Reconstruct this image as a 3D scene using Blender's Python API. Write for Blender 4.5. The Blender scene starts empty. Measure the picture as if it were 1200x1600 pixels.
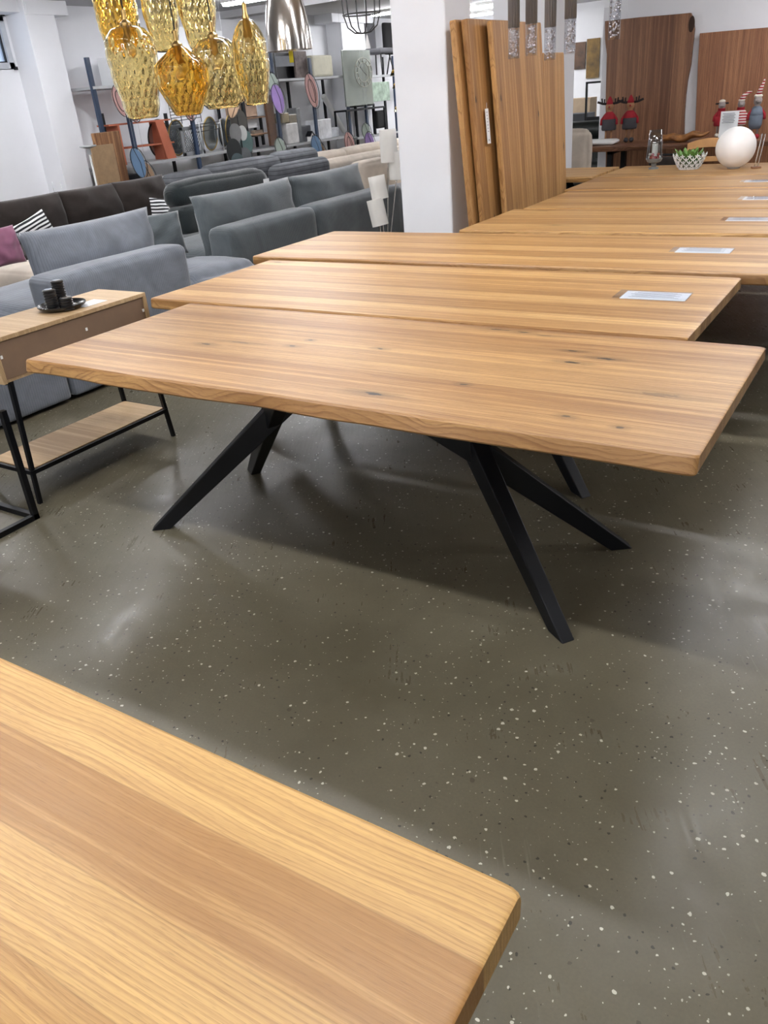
import bpy, bmesh, math, random
from mathutils import Vector, Matrix, noise
random.seed(7)
SC = bpy.context.scene
COL = SC.collection
PI = math.pi

# ------------------------------------------------------------------ camera
F_PX, YAW, PITCH, ROLL, CAM_H = 1258.8941, 0.5897, 0.4799, -0.0868, 1.593
_fwd = Vector((-math.sin(YAW)*math.cos(PITCH), math.cos(YAW)*math.cos(PITCH), -math.sin(PITCH)))
_r = Vector((math.cos(YAW), math.sin(YAW), 0)); _u = _r.cross(_fwd)
R2 = math.cos(ROLL)*_r + math.sin(ROLL)*_u
U2 = -math.sin(ROLL)*_r + math.cos(ROLL)*_u
CAM = Vector((0, 0, CAM_H))
cd = bpy.data.cameras.new('camera'); cam = bpy.data.objects.new('camera', cd); COL.objects.link(cam)
cam.matrix_world = Matrix(((R2.x, U2.x, -_fwd.x, 0), (R2.y, U2.y, -_fwd.y, 0), (R2.z, U2.z, -_fwd.z, CAM_H), (0, 0, 0, 1)))
cd.sensor_fit = 'VERTICAL'; cd.sensor_height = 32.0; cd.lens = F_PX/1600*32.0
cd.clip_start = 0.02; cd.clip_end = 200
SC.camera = cam

# ------------------------------------------------------------------ world + exposure
w = bpy.data.worlds.new('world'); SC.world = w; w.use_nodes = True
w.node_tree.nodes['Background'].inputs[0].default_value = (0.62, 0.78, 1.0, 1)
w.node_tree.nodes['Background'].inputs[1].default_value = 1.3
SC.view_settings.view_transform = 'Standard'; SC.view_settings.look = 'None'
SC.view_settings.gamma = 1; SC.view_settings.use_curve_mapping = False
SC.view_settings.exposure = 0.12
TUBE_STRENGTH = 72.0
CEIL = 2.92

def ray(x, y):
    return _fwd + R2*((x-600)/F_PX) + U2*((800-y)/F_PX)
def atX(x, y, X):
    d = ray(x, y); return CAM + d*(X/d.x)
def atY(x, y, Y):
    d = ray(x, y); return CAM + d*(Y/d.y)
def atZ(x, y, Z):
    d = ray(x, y); return CAM + d*((Z-CAM_H)/d.z)

# ------------------------------------------------------------------ materials
def lin(c):
    return tuple(((v/255)/12.92 if v/255 <= 0.04045 else ((v/255+0.055)/1.055)**2.4) for v in c) + (1,)
class NT:
    def __init__(s, name):
        s.m = bpy.data.materials.new(name); s.m.use_nodes = True; s.t = s.m.node_tree; s.n = s.t.nodes
        s.b = s.n['Principled BSDF']
    def node(s, ty, **kw):
        nd = s.n.new(ty)
        for k, v in kw.items(): setattr(nd, k, v)
        return nd
    def link(s, a, b): s.t.links.new(a, b)
    def put(s, sock, v):
        if hasattr(v, 'is_linked') or isinstance(v, bpy.types.NodeSocket): s.link(v, sock)
        else: sock.default_value = v
    def math(s, op, a, b=0.0, c=None, clamp=False):
        nd = s.node('ShaderNodeMath', operation=op); nd.use_clamp = clamp
        s.put(nd.inputs[0], a); s.put(nd.inputs[1], b)
        if c is not None: s.put(nd.inputs[2], c)
        return nd.outputs[0]
    def xyz(s, x, y, z):
        nd = s.node('ShaderNodeCombineXYZ'); s.put(nd.inputs[0], x); s.put(nd.inputs[1], y); s.put(nd.inputs[2], z); return nd.outputs[0]
    def noise(s, vec, scale=1.0, detail=2.0, rough=0.5, dist=0.0):
        nd = s.node('ShaderNodeTexNoise'); s.put(nd.inputs['Vector'], vec)
        nd.inputs['Scale'].default_value = scale; nd.inputs['Detail'].default_value = detail
        nd.inputs['Roughness'].default_value = rough; nd.inputs['Distortion'].default_value = dist
        return nd.outputs['Fac']
    def ramp(s, fac, stops, interp='LINEAR'):
        nd = s.node('ShaderNodeValToRGB'); s.put(nd.inputs[0], fac); cr = nd.color_ramp; cr.interpolation = interp
        while len(cr.elements) < len(stops): cr.elements.new(0.5)
        for e, (p, c) in zip(cr.elements, stops): e.position = p; e.color = c if len(c) == 4 else tuple(c)+(1,)
        return nd.outputs[0]
    def mix(s, fac, a, b, mode='MIX'):
        nd = s.node('ShaderNodeMix', data_type='RGBA', blend_type=mode)
        s.put(nd.inputs[0], fac); s.put(nd.inputs[6], a); s.put(nd.inputs[7], b); return nd.outputs[2]
    def maprange(s, v, a, b, c=0.0, d=1.0, smooth=False):
        nd = s.node('ShaderNodeMapRange'); nd.clamp = True
        if smooth: nd.interpolation_type = 'SMOOTHSTEP'
        s.put(nd.inputs[0], v)
        for i, q in enumerate((a, b, c, d)): nd.inputs[i+1].default_value = q
        return nd.outputs[0]
    def bump(s, h, strength=0.3, distance=0.01):
        nd = s.node('ShaderNodeBump'); nd.inputs['Strength'].default_value = strength; nd.inputs['Distance'].default_value = distance
        s.put(nd.inputs['Height'], h); s.link(nd.outputs[0], s.b.inputs['Normal'])
    def coords(s):
        tc = s.node('ShaderNodeTexCoord'); sp = s.node('ShaderNodeSeparateXYZ'); s.link(tc.outputs['Object'], sp.inputs[0])
        return tc.outputs['Object'], sp.outputs[0], sp.outputs[1], sp.outputs[2]

MATS = {}
def plain(name, col, rough=0.5, metal=0.0, var=0.06, scale=8.0, bump=0.0, emis=None, spec=None, trans=0.0, coat=0.0):
    if name in MATS: return MATS[name]
    T = NT(name); o, x, y, z = T.coords()
    c = lin(col); n = T.noise(o, scale, 4.0, 0.6)
    hi = tuple(min(1, v*(1+var)) for v in c[:3])+(1,); lo = tuple(v*(1-var*1.6) for v in c[:3])+(1,)
    T.link(T.ramp(n, [(0.3, lo), (0.7, hi)]), T.b.inputs['Base Color'])
    T.b.inputs['Roughness'].default_value = rough; T.b.inputs['Metallic'].default_value = metal
    if spec is not None: T.b.inputs['Specular IOR Level'].default_value = spec
    if trans: T.b.inputs['Transmission Weight'].default_value = trans
    if coat: T.b.inputs['Coat Weight'].default_value = coat
    if bump: T.bump(T.noise(o, scale*6, 4.0), bump, 0.003)
    if emis:
        T.b.inputs['Emission Color'].default_value = lin(col); T.b.inputs['Emission Strength'].default_value = emis
    MATS[name] = T.m; return T.m

def wood(name, base, dark, light, rough=0.42, board=8.0, ring=150.0, seed=0.0, knots=(), contrast=1.0, knotdens=0.0, tone=0.5):
    """planked solid wood: staves along local X, growth rings, pores, knots"""
    T = NT(name); o, x, y, z = T.coords()
    oi = T.node('ShaderNodeObjectInfo'); rnd = oi.outputs['Random']
    ys = T.math('ADD', y, T.math('MULTIPLY', rnd, 7.3)); ys = T.math('ADD', ys, seed)
    zz = T.math('ABSOLUTE', z)
    # stave index from 1-D voronoi
    v = T.node('ShaderNodeTexVoronoi', voronoi_dimensions='1D', feature='F1'); v.inputs['Scale'].default_value = board
    v.inputs['Randomness'].default_value = 0.55; T.put(v.inputs['W'], ys)
    cs = T.node('ShaderNodeSeparateColor'); T.link(v.outputs['Color'], cs.inputs[0]); r1, r2, r3 = cs.outputs[0], cs.outputs[1], cs.outputs[2]
    dst = T.math('SUBTRACT', ys, v.outputs['W']) if False else T.math('SUBTRACT', ys, T.math('DIVIDE', v.outputs['W'], board))
    e = T.node('ShaderNodeTexVoronoi', voronoi_dimensions='1D', feature='DISTANCE_TO_EDGE'); e.inputs['Scale'].default_value = board
    e.inputs['Randomness'].default_value = 0.55; T.put(e.inputs['W'], ys)
    xo = T.math('ADD', x, T.math('MULTIPLY', r1, 37.0))
    # slow wander of the grain along the board
    w1 = T.noise(T.xyz(T.math('MULTIPLY', xo, 1.7), T.math('MULTIPLY', ys, 3.0), T.math('MULTIPLY', r2, 9.0)), 1.0, 2.0, 0.5)
    w2 = T.noise(T.xyz(T.math('MULTIPLY', xo, 6.0), T.math('MULTIPLY', ys, 22.0), r3), 1.0, 3.0, 0.55)
    off = T.math('MULTIPLY', T.math('SUBTRACT', r2, 0.5), 0.16)
    yy = T.math('ADD', T.math('ADD', dst, off), T.math('MULTIPLY', T.math('SUBTRACT', w1, 0.5), 0.09))
    dep = T.math('ADD', T.math('ADD', T.math('MULTIPLY', r3, 0.05), T.math('MULTIPLY', T.math('SUBTRACT', w1, 0.42), 0.26)), zz)
    rad = T.math('SQRT', T.math('ADD', T.math('MULTIPLY', yy, yy), T.math('MULTIPLY', dep, dep)))
    rad = T.math('ADD', rad, T.math('MULTIPLY', w2, 0.006))
    irr = T.noise(T.xyz(T.math('MULTIPLY', rad, 55.0), r3, 0.0), 1.0, 2.0, 0.6)
    ph = T.math('MULTIPLY', T.math('ADD', rad, T.math('MULTIPLY', irr, 0.022)), ring)
    saw = T.math('FRACT', ph)
    line = T.maprange(saw, 0.45, 0.97, 0.0, 1.0, True)
    fall = T.maprange(saw, 0.97, 1.0, 1.0, 0.0)
    rings = T.math('MULTIPLY', line, fall)
    # pores / fibres
    fib = T.noise(T.xyz(T.math('MULTIPLY', xo, 9.0), T.math('MULTIPLY', ys, 420.0), T.math('MULTIPLY', z, 90.0)), 1.0, 3.0, 0.65)
    por = T.noise(T.xyz(T.math('MULTIPLY', xo, 38.0), T.math('MULTIPLY', ys, 900.0), T.math('MULTIPLY', z, 300.0)), 1.0, 1.0, 0.5)
    streak = T.noise(T.xyz(T.math('MULTIPLY', xo, 0.9), T.math('MULTIPLY', ys, 38.0), T.math('MULTIPLY', z, 12.0)), 1.0, 4.0, 0.6)
    bl, bd, bb = lin(light), lin(dark), lin(base)
    band = T.noise(T.xyz(T.math('MULTIPLY', xo, 0.35), T.math('MULTIPLY', ys, 26.0), 0.0), 1.0, 1.0, 0.4)
    fine = T.noise(T.xyz(T.math('MULTIPLY', xo, 1.6), T.math('MULTIPLY', ys, 130.0), T.math('MULTIPLY', z, 30.0)), 1.0, 3.0, 0.6)
    c = T.ramp(r1, [(0.0, tuple(0.45*a+0.55*b for a, b in zip(bb, bd))), (0.3, tuple(0.85*a+0.15*b for a, b in zip(bb, bd))), (0.65, tuple(0.5*a+0.5*b for a, b in zip(bb, bl))), (1.0, bl)])
    c = T.mix(T.math('MULTIPLY', T.maprange(streak, 0.42, 0.72), 0.45*contrast), c, bd)
    c = T.mix(T.math('MULTIPLY', T.maprange(streak, 0.50, 0.30), 0.6), c, tuple(min(1, v*1.12) for v in bl[:3])+(1,))
    c = T.mix(T.math('MULTIPLY', T.maprange(band, 0.60, 0.66), 0.55*contrast), c, tuple(min(1, v*1.18) for v in bl[:3])+(1,))
    c = T.mix(T.math('MULTIPLY', T.maprange(fine, 0.5, 0.72), 0.40*contrast), c, bd)
    c = T.mix(T.math('MULTIPLY', rings, T.math('MULTIPLY', T.maprange(w2, 0.25, 0.75, 0.45, 1.0), 0.85*contrast)), c, bd)
    c = T.mix(T.math('MULTIPLY', T.maprange(fib, 0.45, 0.75), 0.38*contrast), c, bd)
    c = T.mix(T.math('MULTIPLY', T.maprange(por, 0.58, 0.76), 0.42), c, tuple(v*0.6 for v in bd[:3])+(1,))
    c = T.mix(T.math('MULTIPLY', T.maprange(e.outputs['Distance'], 0.0, 0.018, 1.0, 0.0), 0.30), c, tuple(v*0.55 for v in bd[:3])+(1,))
    kw = T.noise(T.xyz(T.math('MULTIPLY', x, 26.0), T.math('MULTIPLY', ys, 90.0), 0.0), 1.0, 3.0, 0.6)
    tot = None
    for (kx, ky, ka, kb, ks) in knots:
        dx = T.math('DIVIDE', T.math('SUBTRACT', x, kx), ka*1.35); dy = T.math('DIVIDE', T.math('SUBTRACT', y, ky), kb*1.35)
        d = T.math('SQRT', T.math('ADD', T.math('MULTIPLY', dx, dx), T.math('MULTIPLY', dy, dy)))
        d = T.math('ADD', d, T.math('MULTIPLY', T.math('SUBTRACT', kw, 0.5), 2.2))
        k = T.maprange(d, 0.55, 1.0, ks, 0.0); halo = T.maprange(d, 0.8, 3.4, 0.36*ks, 0.0, True)
        k = T.math('MAXIMUM', k, halo)
        tot = k if tot is None else T.math('MAXIMUM', tot, k)
    if knotdens:
        kv = T.node('ShaderNodeTexVoronoi', voronoi_dimensions='2D', feature='F1'); kv.inputs['Scale'].default_value = 1.0
        T.put(kv.inputs['Vector'], T.xyz(T.math('MULTIPLY', xo, 1.7), T.math('MULTIPLY', ys, 7.0), 0.0))
        kc = T.node('ShaderNodeSeparateColor'); T.link(kv.outputs['Color'], kc.inputs[0])
        sel = T.math('GREATER_THAN', kc.outputs[1], 1-knotdens)
        d = T.math('ADD', kv.outputs['Distance'], T.math('MULTIPLY', T.math('SUBTRACT', kw, 0.5), 0.13))
        k = T.math('MULTIPLY', sel, T.math('MAXIMUM', T.maprange(d, 0.035, 0.07, 0.9, 0.0), T.maprange(d, 0.05, 0.25, 0.25, 0.0, True)))
        tot = k if tot is None else T.math('MAXIMUM', tot, k)
    if tot is not None: c = T.mix(tot, c, tuple(v*0.06 for v in bd[:3])+(1,))
    T.link(c, T.b.inputs['Base Color'])
    T.put(T.b.inputs['Roughness'], T.maprange(fib, 0.3, 0.8, rough-0.05, rough+0.12))
    T.b.inputs['Specular IOR Level'].default_value = 0.42
    T.bump(T.math('SUBTRACT', T.math('MULTIPLY', fib, 0.5), T.math('MULTIPLY', por, 0.6)), 0.12, 0.0015)
    MATS[name] = T.m; return T.m

def fabric(name, col, rib=0.0, axis='y', nap=0.16, scale=5.0, sheen=0.5, depth=0.5, rough=0.9):
    T = NT(name); o, x, y, z = T.coords()
    n = T.noise(o, scale, 4.0, 0.6, 0.6); n2 = T.noise(o, 160.0, 2.0)
    c = lin(col); hi = tuple(min(1, v*(1+nap*1.6)) for v in c[:3])+(1,); lo = tuple(v*(1-nap*1.3) for v in c[:3])+(1,)
    base = T.ramp(n, [(0.3, lo), (0.7, hi)])
    h = T.math('MULTIPLY', n2, 0.25)
    if rib:
        a = {'x': x, 'y': y, 'z': z}[axis]
        s = T.math('ABSOLUTE', T.math('SINE', T.math('MULTIPLY', a, PI/rib)))
        base = T.mix(T.math('MULTIPLY', T.maprange(s, 0.0, 0.45, 1.0, 0.0), depth), base, tuple(v*0.35 for v in c[:3])+(1,))
        h = T.math('ADD', h, s)
    T.link(base, T.b.inputs['Base Color']); T.b.inputs['Roughness'].default_value = rough
    T.b.inputs['Sheen Weight'].default_value = sheen; T.b.inputs['Sheen Roughness'].default_value = 0.4
    T.b.inputs['Specular IOR Level'].default_value = 0.2
    T.bump(h, 0.35, 0.004)
    MATS[name] = T.m; return T.m

def stripes(name, a, b, period, axis='z', duty=0.5, rough=0.85):
    T = NT(name); o, x, y, z = T.coords(); q = {'x': x, 'y': y, 'z': z}[axis]
    q = T.math('ADD', q, T.math('MULTIPLY', T.noise(o, 4.0, 2.0), 0.03))
    f = T.math('FRACT', T.math('DIVIDE', T.math('ADD', q, 10.0), period))
    T.link(T.mix(T.math('GREATER_THAN', f, duty), lin(a), lin(b)), T.b.inputs['Base Color']); T.b.inputs['Roughness'].default_value = rough
    MATS[name] = T.m; return T.m

def thin_glass(name, col, tint=0.08):
    T = NT(name); n = T.n; n.remove(T.b)
    tr = T.node('ShaderNodeBsdfTransparent'); tr.inputs[0].default_value = lin(col)
    gl = T.node('ShaderNodeBsdfGlossy'); gl.inputs['Roughness'].default_value = 0.03
    fr = T.node('ShaderNodeFresnel'); fr.inputs[0].default_value = 1.45
    mx = T.node('ShaderNodeMixShader'); gm = T.node('ShaderNodeNewGeometry'); T.link(T.math('MULTIPLY', T.math('ADD', fr.outputs[0], tint*0.3, clamp=True), T.math('SUBTRACT', 1.0, gm.outputs['Backfacing'])), mx.inputs[0])
    T.link(tr.outputs[0], mx.inputs[1]); T.link(gl.outputs[0], mx.inputs[2]); T.link(mx.outputs[0], n['Material Output'].inputs[0])
    MATS[name] = T.m; return T.m
def glass(name, col, rough=0.03, ior=1.45):
    T = NT(name); T.b.inputs['Base Color'].default_value = lin(col); T.b.inputs['Transmission Weight'].default_value = 1.0
    T.b.inputs['Roughness'].default_value = rough; T.b.inputs['IOR'].default_value = ior
    o, x, y, z = T.coords(); T.bump(T.noise(o, 30.0, 2.0), 0.05, 0.002)
    MATS[name] = T.m; return T.m

# floor
def floor_mat():
    T = NT('terrazzo floor'); o, x, y, z = T.coords()
    big = T.noise(o, 0.9, 5.0, 0.62, 0.4); mid = T.noise(o, 5.0, 6.0, 0.68); fine = T.noise(o, 130.0, 3.0, 0.6)
    c = T.ramp(big, [(0.28, lin((84, 77, 60))), (0.52, lin((103, 97, 80))), (0.75, lin((116, 112, 97)))])
    c = T.mix(T.maprange(mid, 0.52, 0.8, 0.0, 0.30), c, lin((80, 76, 60)))
    c = T.mix(T.maprange(mid, 0.42, 0.2, 0.0, 0.25), c, lin((128, 126, 116)))
    c = T.mix(T.maprange(fine, 0.35, 0.7, 0.0, 0.22), c, lin((74, 72, 62)))
    warp = T.node('ShaderNodeVectorMath', operation='ADD'); T.link(o, warp.inputs[0])
    nn = T.node('ShaderNodeTexNoise'); T.link(o, nn.inputs['Vector']); nn.inputs['Scale'].default_value = 90.0
    sc = T.node('ShaderNodeVectorMath', operation='SCALE'); T.link(nn.outputs['Color'], sc.inputs[0]); sc.inputs['Scale'].default_value = 0.009
    T.link(sc.outputs[0], warp.inputs[1])
    def specks(scale, thr, dens, size, off):
        v = T.node('ShaderNodeTexVoronoi', voronoi_dimensions='2D'); v.inputs['Scale'].default_value = scale
        a = T.node('ShaderNodeVectorMath', operation='ADD'); T.link(warp.outputs[0], a.inputs[0]); a.inputs[1].default_value = (off, off*1.7, 0)
        T.link(a.outputs[0], v.inputs['Vector'])
        s = T.node('ShaderNodeSeparateColor'); T.link(v.outputs['Color'], s.inputs[0])
        rad = T.math('MULTIPLY', T.math('POWER', s.outputs[0], 2.0), size)
        hit = T.math('LESS_THAN', v.outputs['Distance'], rad)
        cl = T.maprange(T.noise(o, 2.3, 2.0), 0.35, 0.65, 0.3, 1.0)
        return T.math('MULTIPLY', hit, T.math('LESS_THAN', s.outputs[1], T.math('MULTIPLY', cl, dens)))
    c = T.mix(T.math('MULTIPLY', specks(34.0, 0, 0.42, 0.165, 3.1), 0.8), c, lin((214, 212, 196)))
    c = T.mix(T.math('MULTIPLY', specks(75.0, 0, 0.22, 0.20, 9.3), 0.8), c, lin((190, 188, 172)))
    c = T.mix(T.math('MULTIPLY', specks(42.0, 0, 0.42, 0.17, 5.7), 0.8), c, lin((34, 32, 26)))
    c = T.mix(T.math('MULTIPLY', specks(20.0, 0, 0.10, 0.16, 1.7), 0.55), c, lin((60, 57, 46)))
    # scuffs along the aisle
    rotx = T.math('ADD', T.math('MULTIPLY', x, 0.85), T.math('MULTIPLY', y, 0.5)); roty = T.math('SUBTRACT', T.math('MULTIPLY', y, 0.85), T.math('MULTIPLY', x, 0.5))
    sf = T.noise(T.xyz(T.math('MULTIPLY', rotx, 90.0), T.math('MULTIPLY', roty, 5.0), 0.0), 1.0, 3.0, 0.6)
    sm = T.noise(o, 3.1, 3.0)
    c = T.mix(T.math('MULTIPLY', T.maprange(sf, 0.62, 0.78), T.maprange(sm, 0.5, 0.7, 0.0, 0.35)), c, lin((150, 147, 134)))
    T.link(c, T.b.inputs['Base Color'])
    rr = T.math('ADD', T.maprange(mid, 0.3, 0.7, 0.24, 0.38), T.math('MULTIPLY', T.maprange(sf, 0.4, 0.7), 0.10))
    T.put(T.b.inputs['Roughness'], rr); T.b.inputs['Specular IOR Level'].default_value = 0.42
    T.bump(T.math('ADD', T.math('MULTIPLY', sf, 0.4), T.math('MULTIPLY', fine, 0.3)), 0.10, 0.002)
    return T.m

# ------------------------------------------------------------------ mesh helpers
class MB:
    def __init__(s): s.v = []; s.f = []
    def add(s, vs, fs):
        k = len(s.v); s.v += [Vector(p) for p in vs]; s.f += [tuple(i+k for i in f) for f in fs]; return s
    def box(s, c, d, M=None):
        cx, cy, cz = c; a, b, e = d[0]/2, d[1]/2, d[2]/2
        vs = [Vector((sx*a, sy*b, sz*e)) for sz in (-1, 1) for sy in (-1, 1) for sx in (-1, 1)]
        if M is not None: vs = [M @ p for p in vs]
        vs = [p+Vector(c) for p in vs]
        return s.add(vs, [(0, 2, 3, 1), (4, 5, 7, 6), (0, 1, 5, 4), (2, 6, 7, 3), (0, 4, 6, 2), (1, 3, 7, 5)])
    def span(s, a, b):
        return s.box([(p+q)/2 for p, q in zip(a, b)], [abs(q-p) for p, q in zip(a, b)])
    def tube(s, pts, r, n=10, closed=False):
        pts = [Vector(p) for p in pts]; m = len(pts); vs = []; up = None
        rr = r if isinstance(r, (list, tuple)) else [r]*m
        for i, p in enumerate(pts):
            if closed: t = pts[(i+1) % m]-pts[i-1]
            else: t = pts[min(i+1, m-1)]-pts[max(i-1, 0)]
            t.normalize()
            if up is None: up = Vector((0, 0, 1)) if abs(t.z) < 0.9 else Vector((1, 0, 0))
            a = t.cross(up); a.normalize(); b = a.cross(t); up = b
            vs += [p+(a*math.cos(2*PI*k/n)+b*math.sin(2*PI*k/n))*rr[i] for k in range(n)]
        fs = []
        for i in range(m if closed else m-1):
            for k in range(n):
                j = (i+1) % m
                fs.append((i*n+k, i*n+(k+1) % n, j*n+(k+1) % n, j*n+k))
        if not closed: fs += [tuple(range(n-1, -1, -1)), tuple((m-1)*n+k for k in range(n))]
        return s.add(vs, fs)
    def lathe(s, prof, n=32, c=(0, 0, 0), mod=None, cap=True):
        vs = []
        for i, (r, z) in enumerate(prof):
            for k in range(n):
                t = 2*PI*k/n; q = r*(mod(t, i, z) if mod else 1)
                vs.append((c[0]+q*math.cos(t), c[1]+q*math.sin(t), c[2]+z))
        m = len(prof); fs = [(i*n+k, i*n+(k+1) % n, (i+1)*n+(k+1) % n, (i+1)*n+k) for i in range(m-1) for k in range(n)]
        if cap: fs += [tuple(range(n-1, -1, -1)), tuple((m-1)*n+k for k in range(n))]
        return s.add(vs, fs)
    def ball(s, c, r, n=12, sc=(1, 1, 1)):
        prof = [(max(1e-4, math.sin(PI*i/n)), -math.cos(PI*i/n)) for i in range(n+1)]
        k = len(s.v); s.lathe(prof, n*2 if n < 12 else 24, cap=True)
        for i in range(k, len(s.v)): p = s.v[i]; s.v[i] = Vector((c[0]+p.x*r*sc[0], c[1]+p.y*r*sc[1], c[2]+p.z*r*sc[2]))
        return s
    def prism(s, poly, d, M=None):
        """poly in local XY, extruded from z=-d/2..d/2, placed with matrix M"""
        n = len(poly); vs = [Vector((x, y, -d/2)) for x, y in poly]+[Vector((x, y, d/2)) for x, y in poly]
        if M is not None: vs = [M @ v for v in vs]
        return s.add(vs, [tuple(range(n-1, -1, -1)), tuple(range(n, 2*n))]+[(i, (i+1) % n, n+(i+1) % n, n+i) for i in range(n)])
    def beam(s, a, b, sx, sy, wa, wb, za=None, zb=None):
        """tapered bar a->b; section axes sx, sy with half sizes wa=(h,h) at a and wb at b; ends cut level at za / zb"""
        a, b = Vector(a), Vector(b); d = (b-a).normalized(); vs = []
        for P, wv, zc in ((a, wa, za), (b, wb, zb)):
            for (i, j) in ((-1, -1), (1, -1), (1, 1), (-1, 1)):
                q = P+Vector(sx)*wv[0]*i+Vector(sy)*wv[1]*j
                if zc is not None: q = q+d*((zc-q.z)/d.z)
                vs.append(q)
        return s.add(vs, [(3, 2, 1, 0), (4, 5, 6, 7)]+[(i, (i+1) % 4, 4+(i+1) % 4, 4+i) for i in range(4)])
    def rbox(s, c, d, r=0.05, puff=0.0, n=10, wob=0.0, seed=0):
        idx = {}; vs = []; fs = []
        h = Vector(d)/2; r = min(r, min(h))
        def vert(i, j, k):
            key = (i, j, k)
            if key in idx: return idx[key]
            q = Vector((-1+2*i/n, -1+2*j/n, -1+2*k/n))
            # denser near edges
            g = Vector([math.copysign(1-(1-abs(t))**1.6, t) for t in q])
            p = Vector((g.x*h.x, g.y*h.y, g.z*h.z))
            core = Vector([max(-h[a]+r, min(h[a]-r, p[a])) for a in range(3)])
            e = p-core
            if e.length > 1e-9: p = core+e.normalized()*min(r, max(abs(t) for t in e)) if True else p
            if puff:
                for a in range(3):
                    if abs(q[a]) > 0.999:
                        b1, b2 = (a+1) % 3, (a+2) % 3
                        p[a] += math.copysign(puff*(1-q[b1]**2)*(1-q[b2]**2), q[a])*(min(1.0, 0.3/h[a]) if h[a] > 0.3 else 1)
            if wob: p = p+Vector([noise.noise(Vector((p.x*4+seed, p.y*4+a*9.1, p.z*4)))*wob for a in range(3)])
            idx[key] = len(vs); vs.append(p+Vector(c)); return idx[key]
        for a in range(3):
            for side in (0, n):
                for i in range(n):
                    for j in range(n):
                        def key(u, v):
                            k = [0, 0, 0]; k[a] = side; k[(a+1) % 3] = u; k[(a+2) % 3] = v; return vert(*k)
                        q = [key(i, j), key(i+1, j), key(i+1, j+1), key(i, j+1)]
                        fs.append(tuple(q if side else q[::-1]))
        return s.add(vs, fs)
    def pillow(s, w_, h_, t, M=None, n=18, pinch=0.07, wob=0.01, seed=0.0, power=0.5):
        """pillow in local XY, thickness Z"""
        vs = []; fs = []; top = {}; bot = {}
        for i in range(n+1):
            for j in range(n+1):
                u, v = -1+2*i/n, -1+2*j/n
                x = u*(1-pinch*(1-v*v)*abs(u)**3)*w_/2; y = v*(1-pinch*(1-u*u)*abs(v)**3)*h_/2
                q = ((1-u*u)*(1-v*v))**power*t/2
                wv = noise.noise(Vector((u*2.2+seed, v*2.2, seed)))*wob*2
                edge = i in (0, n) or j in (0, n)
                top[i, j] = len(vs); vs.append(Vector((x, y, q+wv*(0.4 if edge else 1))))
                if edge: bot[i, j] = top[i, j]
                else: bot[i, j] = len(vs); vs.append(Vector((x, y, -q+wv)))
        for i in range(n):
            for j in range(n):
                fs.append((top[i, j], top[i+1, j], top[i+1, j+1], top[i, j+1]))
                fs.append((bot[i, j+1], bot[i+1, j+1], bot[i+1, j], bot[i, j]))
        if M is not None: vs = [M @ p for p in vs]
        return s.add(vs, fs)
    def build(s, name, mat, parent=None, smooth=False, bevel=0.0, seg=2, loc=None, matrix=None, sub=0, angle=40):
        me = bpy.data.meshes.new(name); me.from_pydata([tuple(p) for p in s.v], [], s.f); me.update()
        bm = bmesh.new(); bm.from_mesh(me); bmesh.ops.recalc_face_normals(bm, faces=bm.faces); bm.to_mesh(me); bm.free()
        me.materials.append(mat)
        o = bpy.data.objects.new(name, me); COL.objects.link(o)
        if parent: o.parent = parent
        if matrix is not None: o.matrix_world = matrix
        elif loc is not None: o.location = loc
        if smooth:
            for p in me.polygons: p.use_smooth = True
            if smooth == 'auto':
                md = o.modifiers.new('wn', 'EDGE_SPLIT'); md.split_angle = math.radians(angle)
        if bevel:
            md = o.modifiers.new('bevel', 'BEVEL'); md.width = bevel; md.segments = seg; md.limit_method = 'ANGLE'
        if sub:
            md = o.modifiers.new('sub', 'SUBSURF'); md.levels = sub; md.render_levels = sub
        return o

def tag(o, label=None, cat=None, group=None, kind=None):
    if label: o['label'] = label
    if cat: o['category'] = cat
    if group: o['group'] = group
    if kind: o['kind'] = kind
    return o
def thing(name, loc, label, cat, rz=0.0, group=None, matrix=None):
    o = bpy.data.objects.new(name, None); COL.objects.link(o); o.empty_display_size = 0.1
    if matrix is not None: o.matrix_world = matrix
    else: o.location = loc; o.rotation_euler = (0, 0, rz)
    return tag(o, label, cat, group)
def struct(o): o['kind'] = 'structure'; return o
def frame(origin, ax, ay):
    ax = Vector(ax).normalized(); ay = Vector(ay).normalized(); az = ax.cross(ay).normalized(); ay = az.cross(ax)
    o = Vector(origin)
    return Matrix(((ax.x, ay.x, az.x, o.x), (ax.y, ay.y, az.y, o.y), (ax.z, ay.z, az.z, o.z), (0, 0, 0, 1)))
def copy_tree(o, parent=None):
    c = o.copy(); COL.objects.link(c)
    if parent: c.parent = parent
    for ch in list(o.children): copy_tree(ch, c)
    return c
def ringpts(c, ax, ay, a, b, n=24):
    c, ax, ay = Vector(c), Vector(ax), Vector(ay)
    return [c+ax*a*math.cos(2*PI*k/n)+ay*b*math.sin(2*PI*k/n) for k in range(n)]

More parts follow.
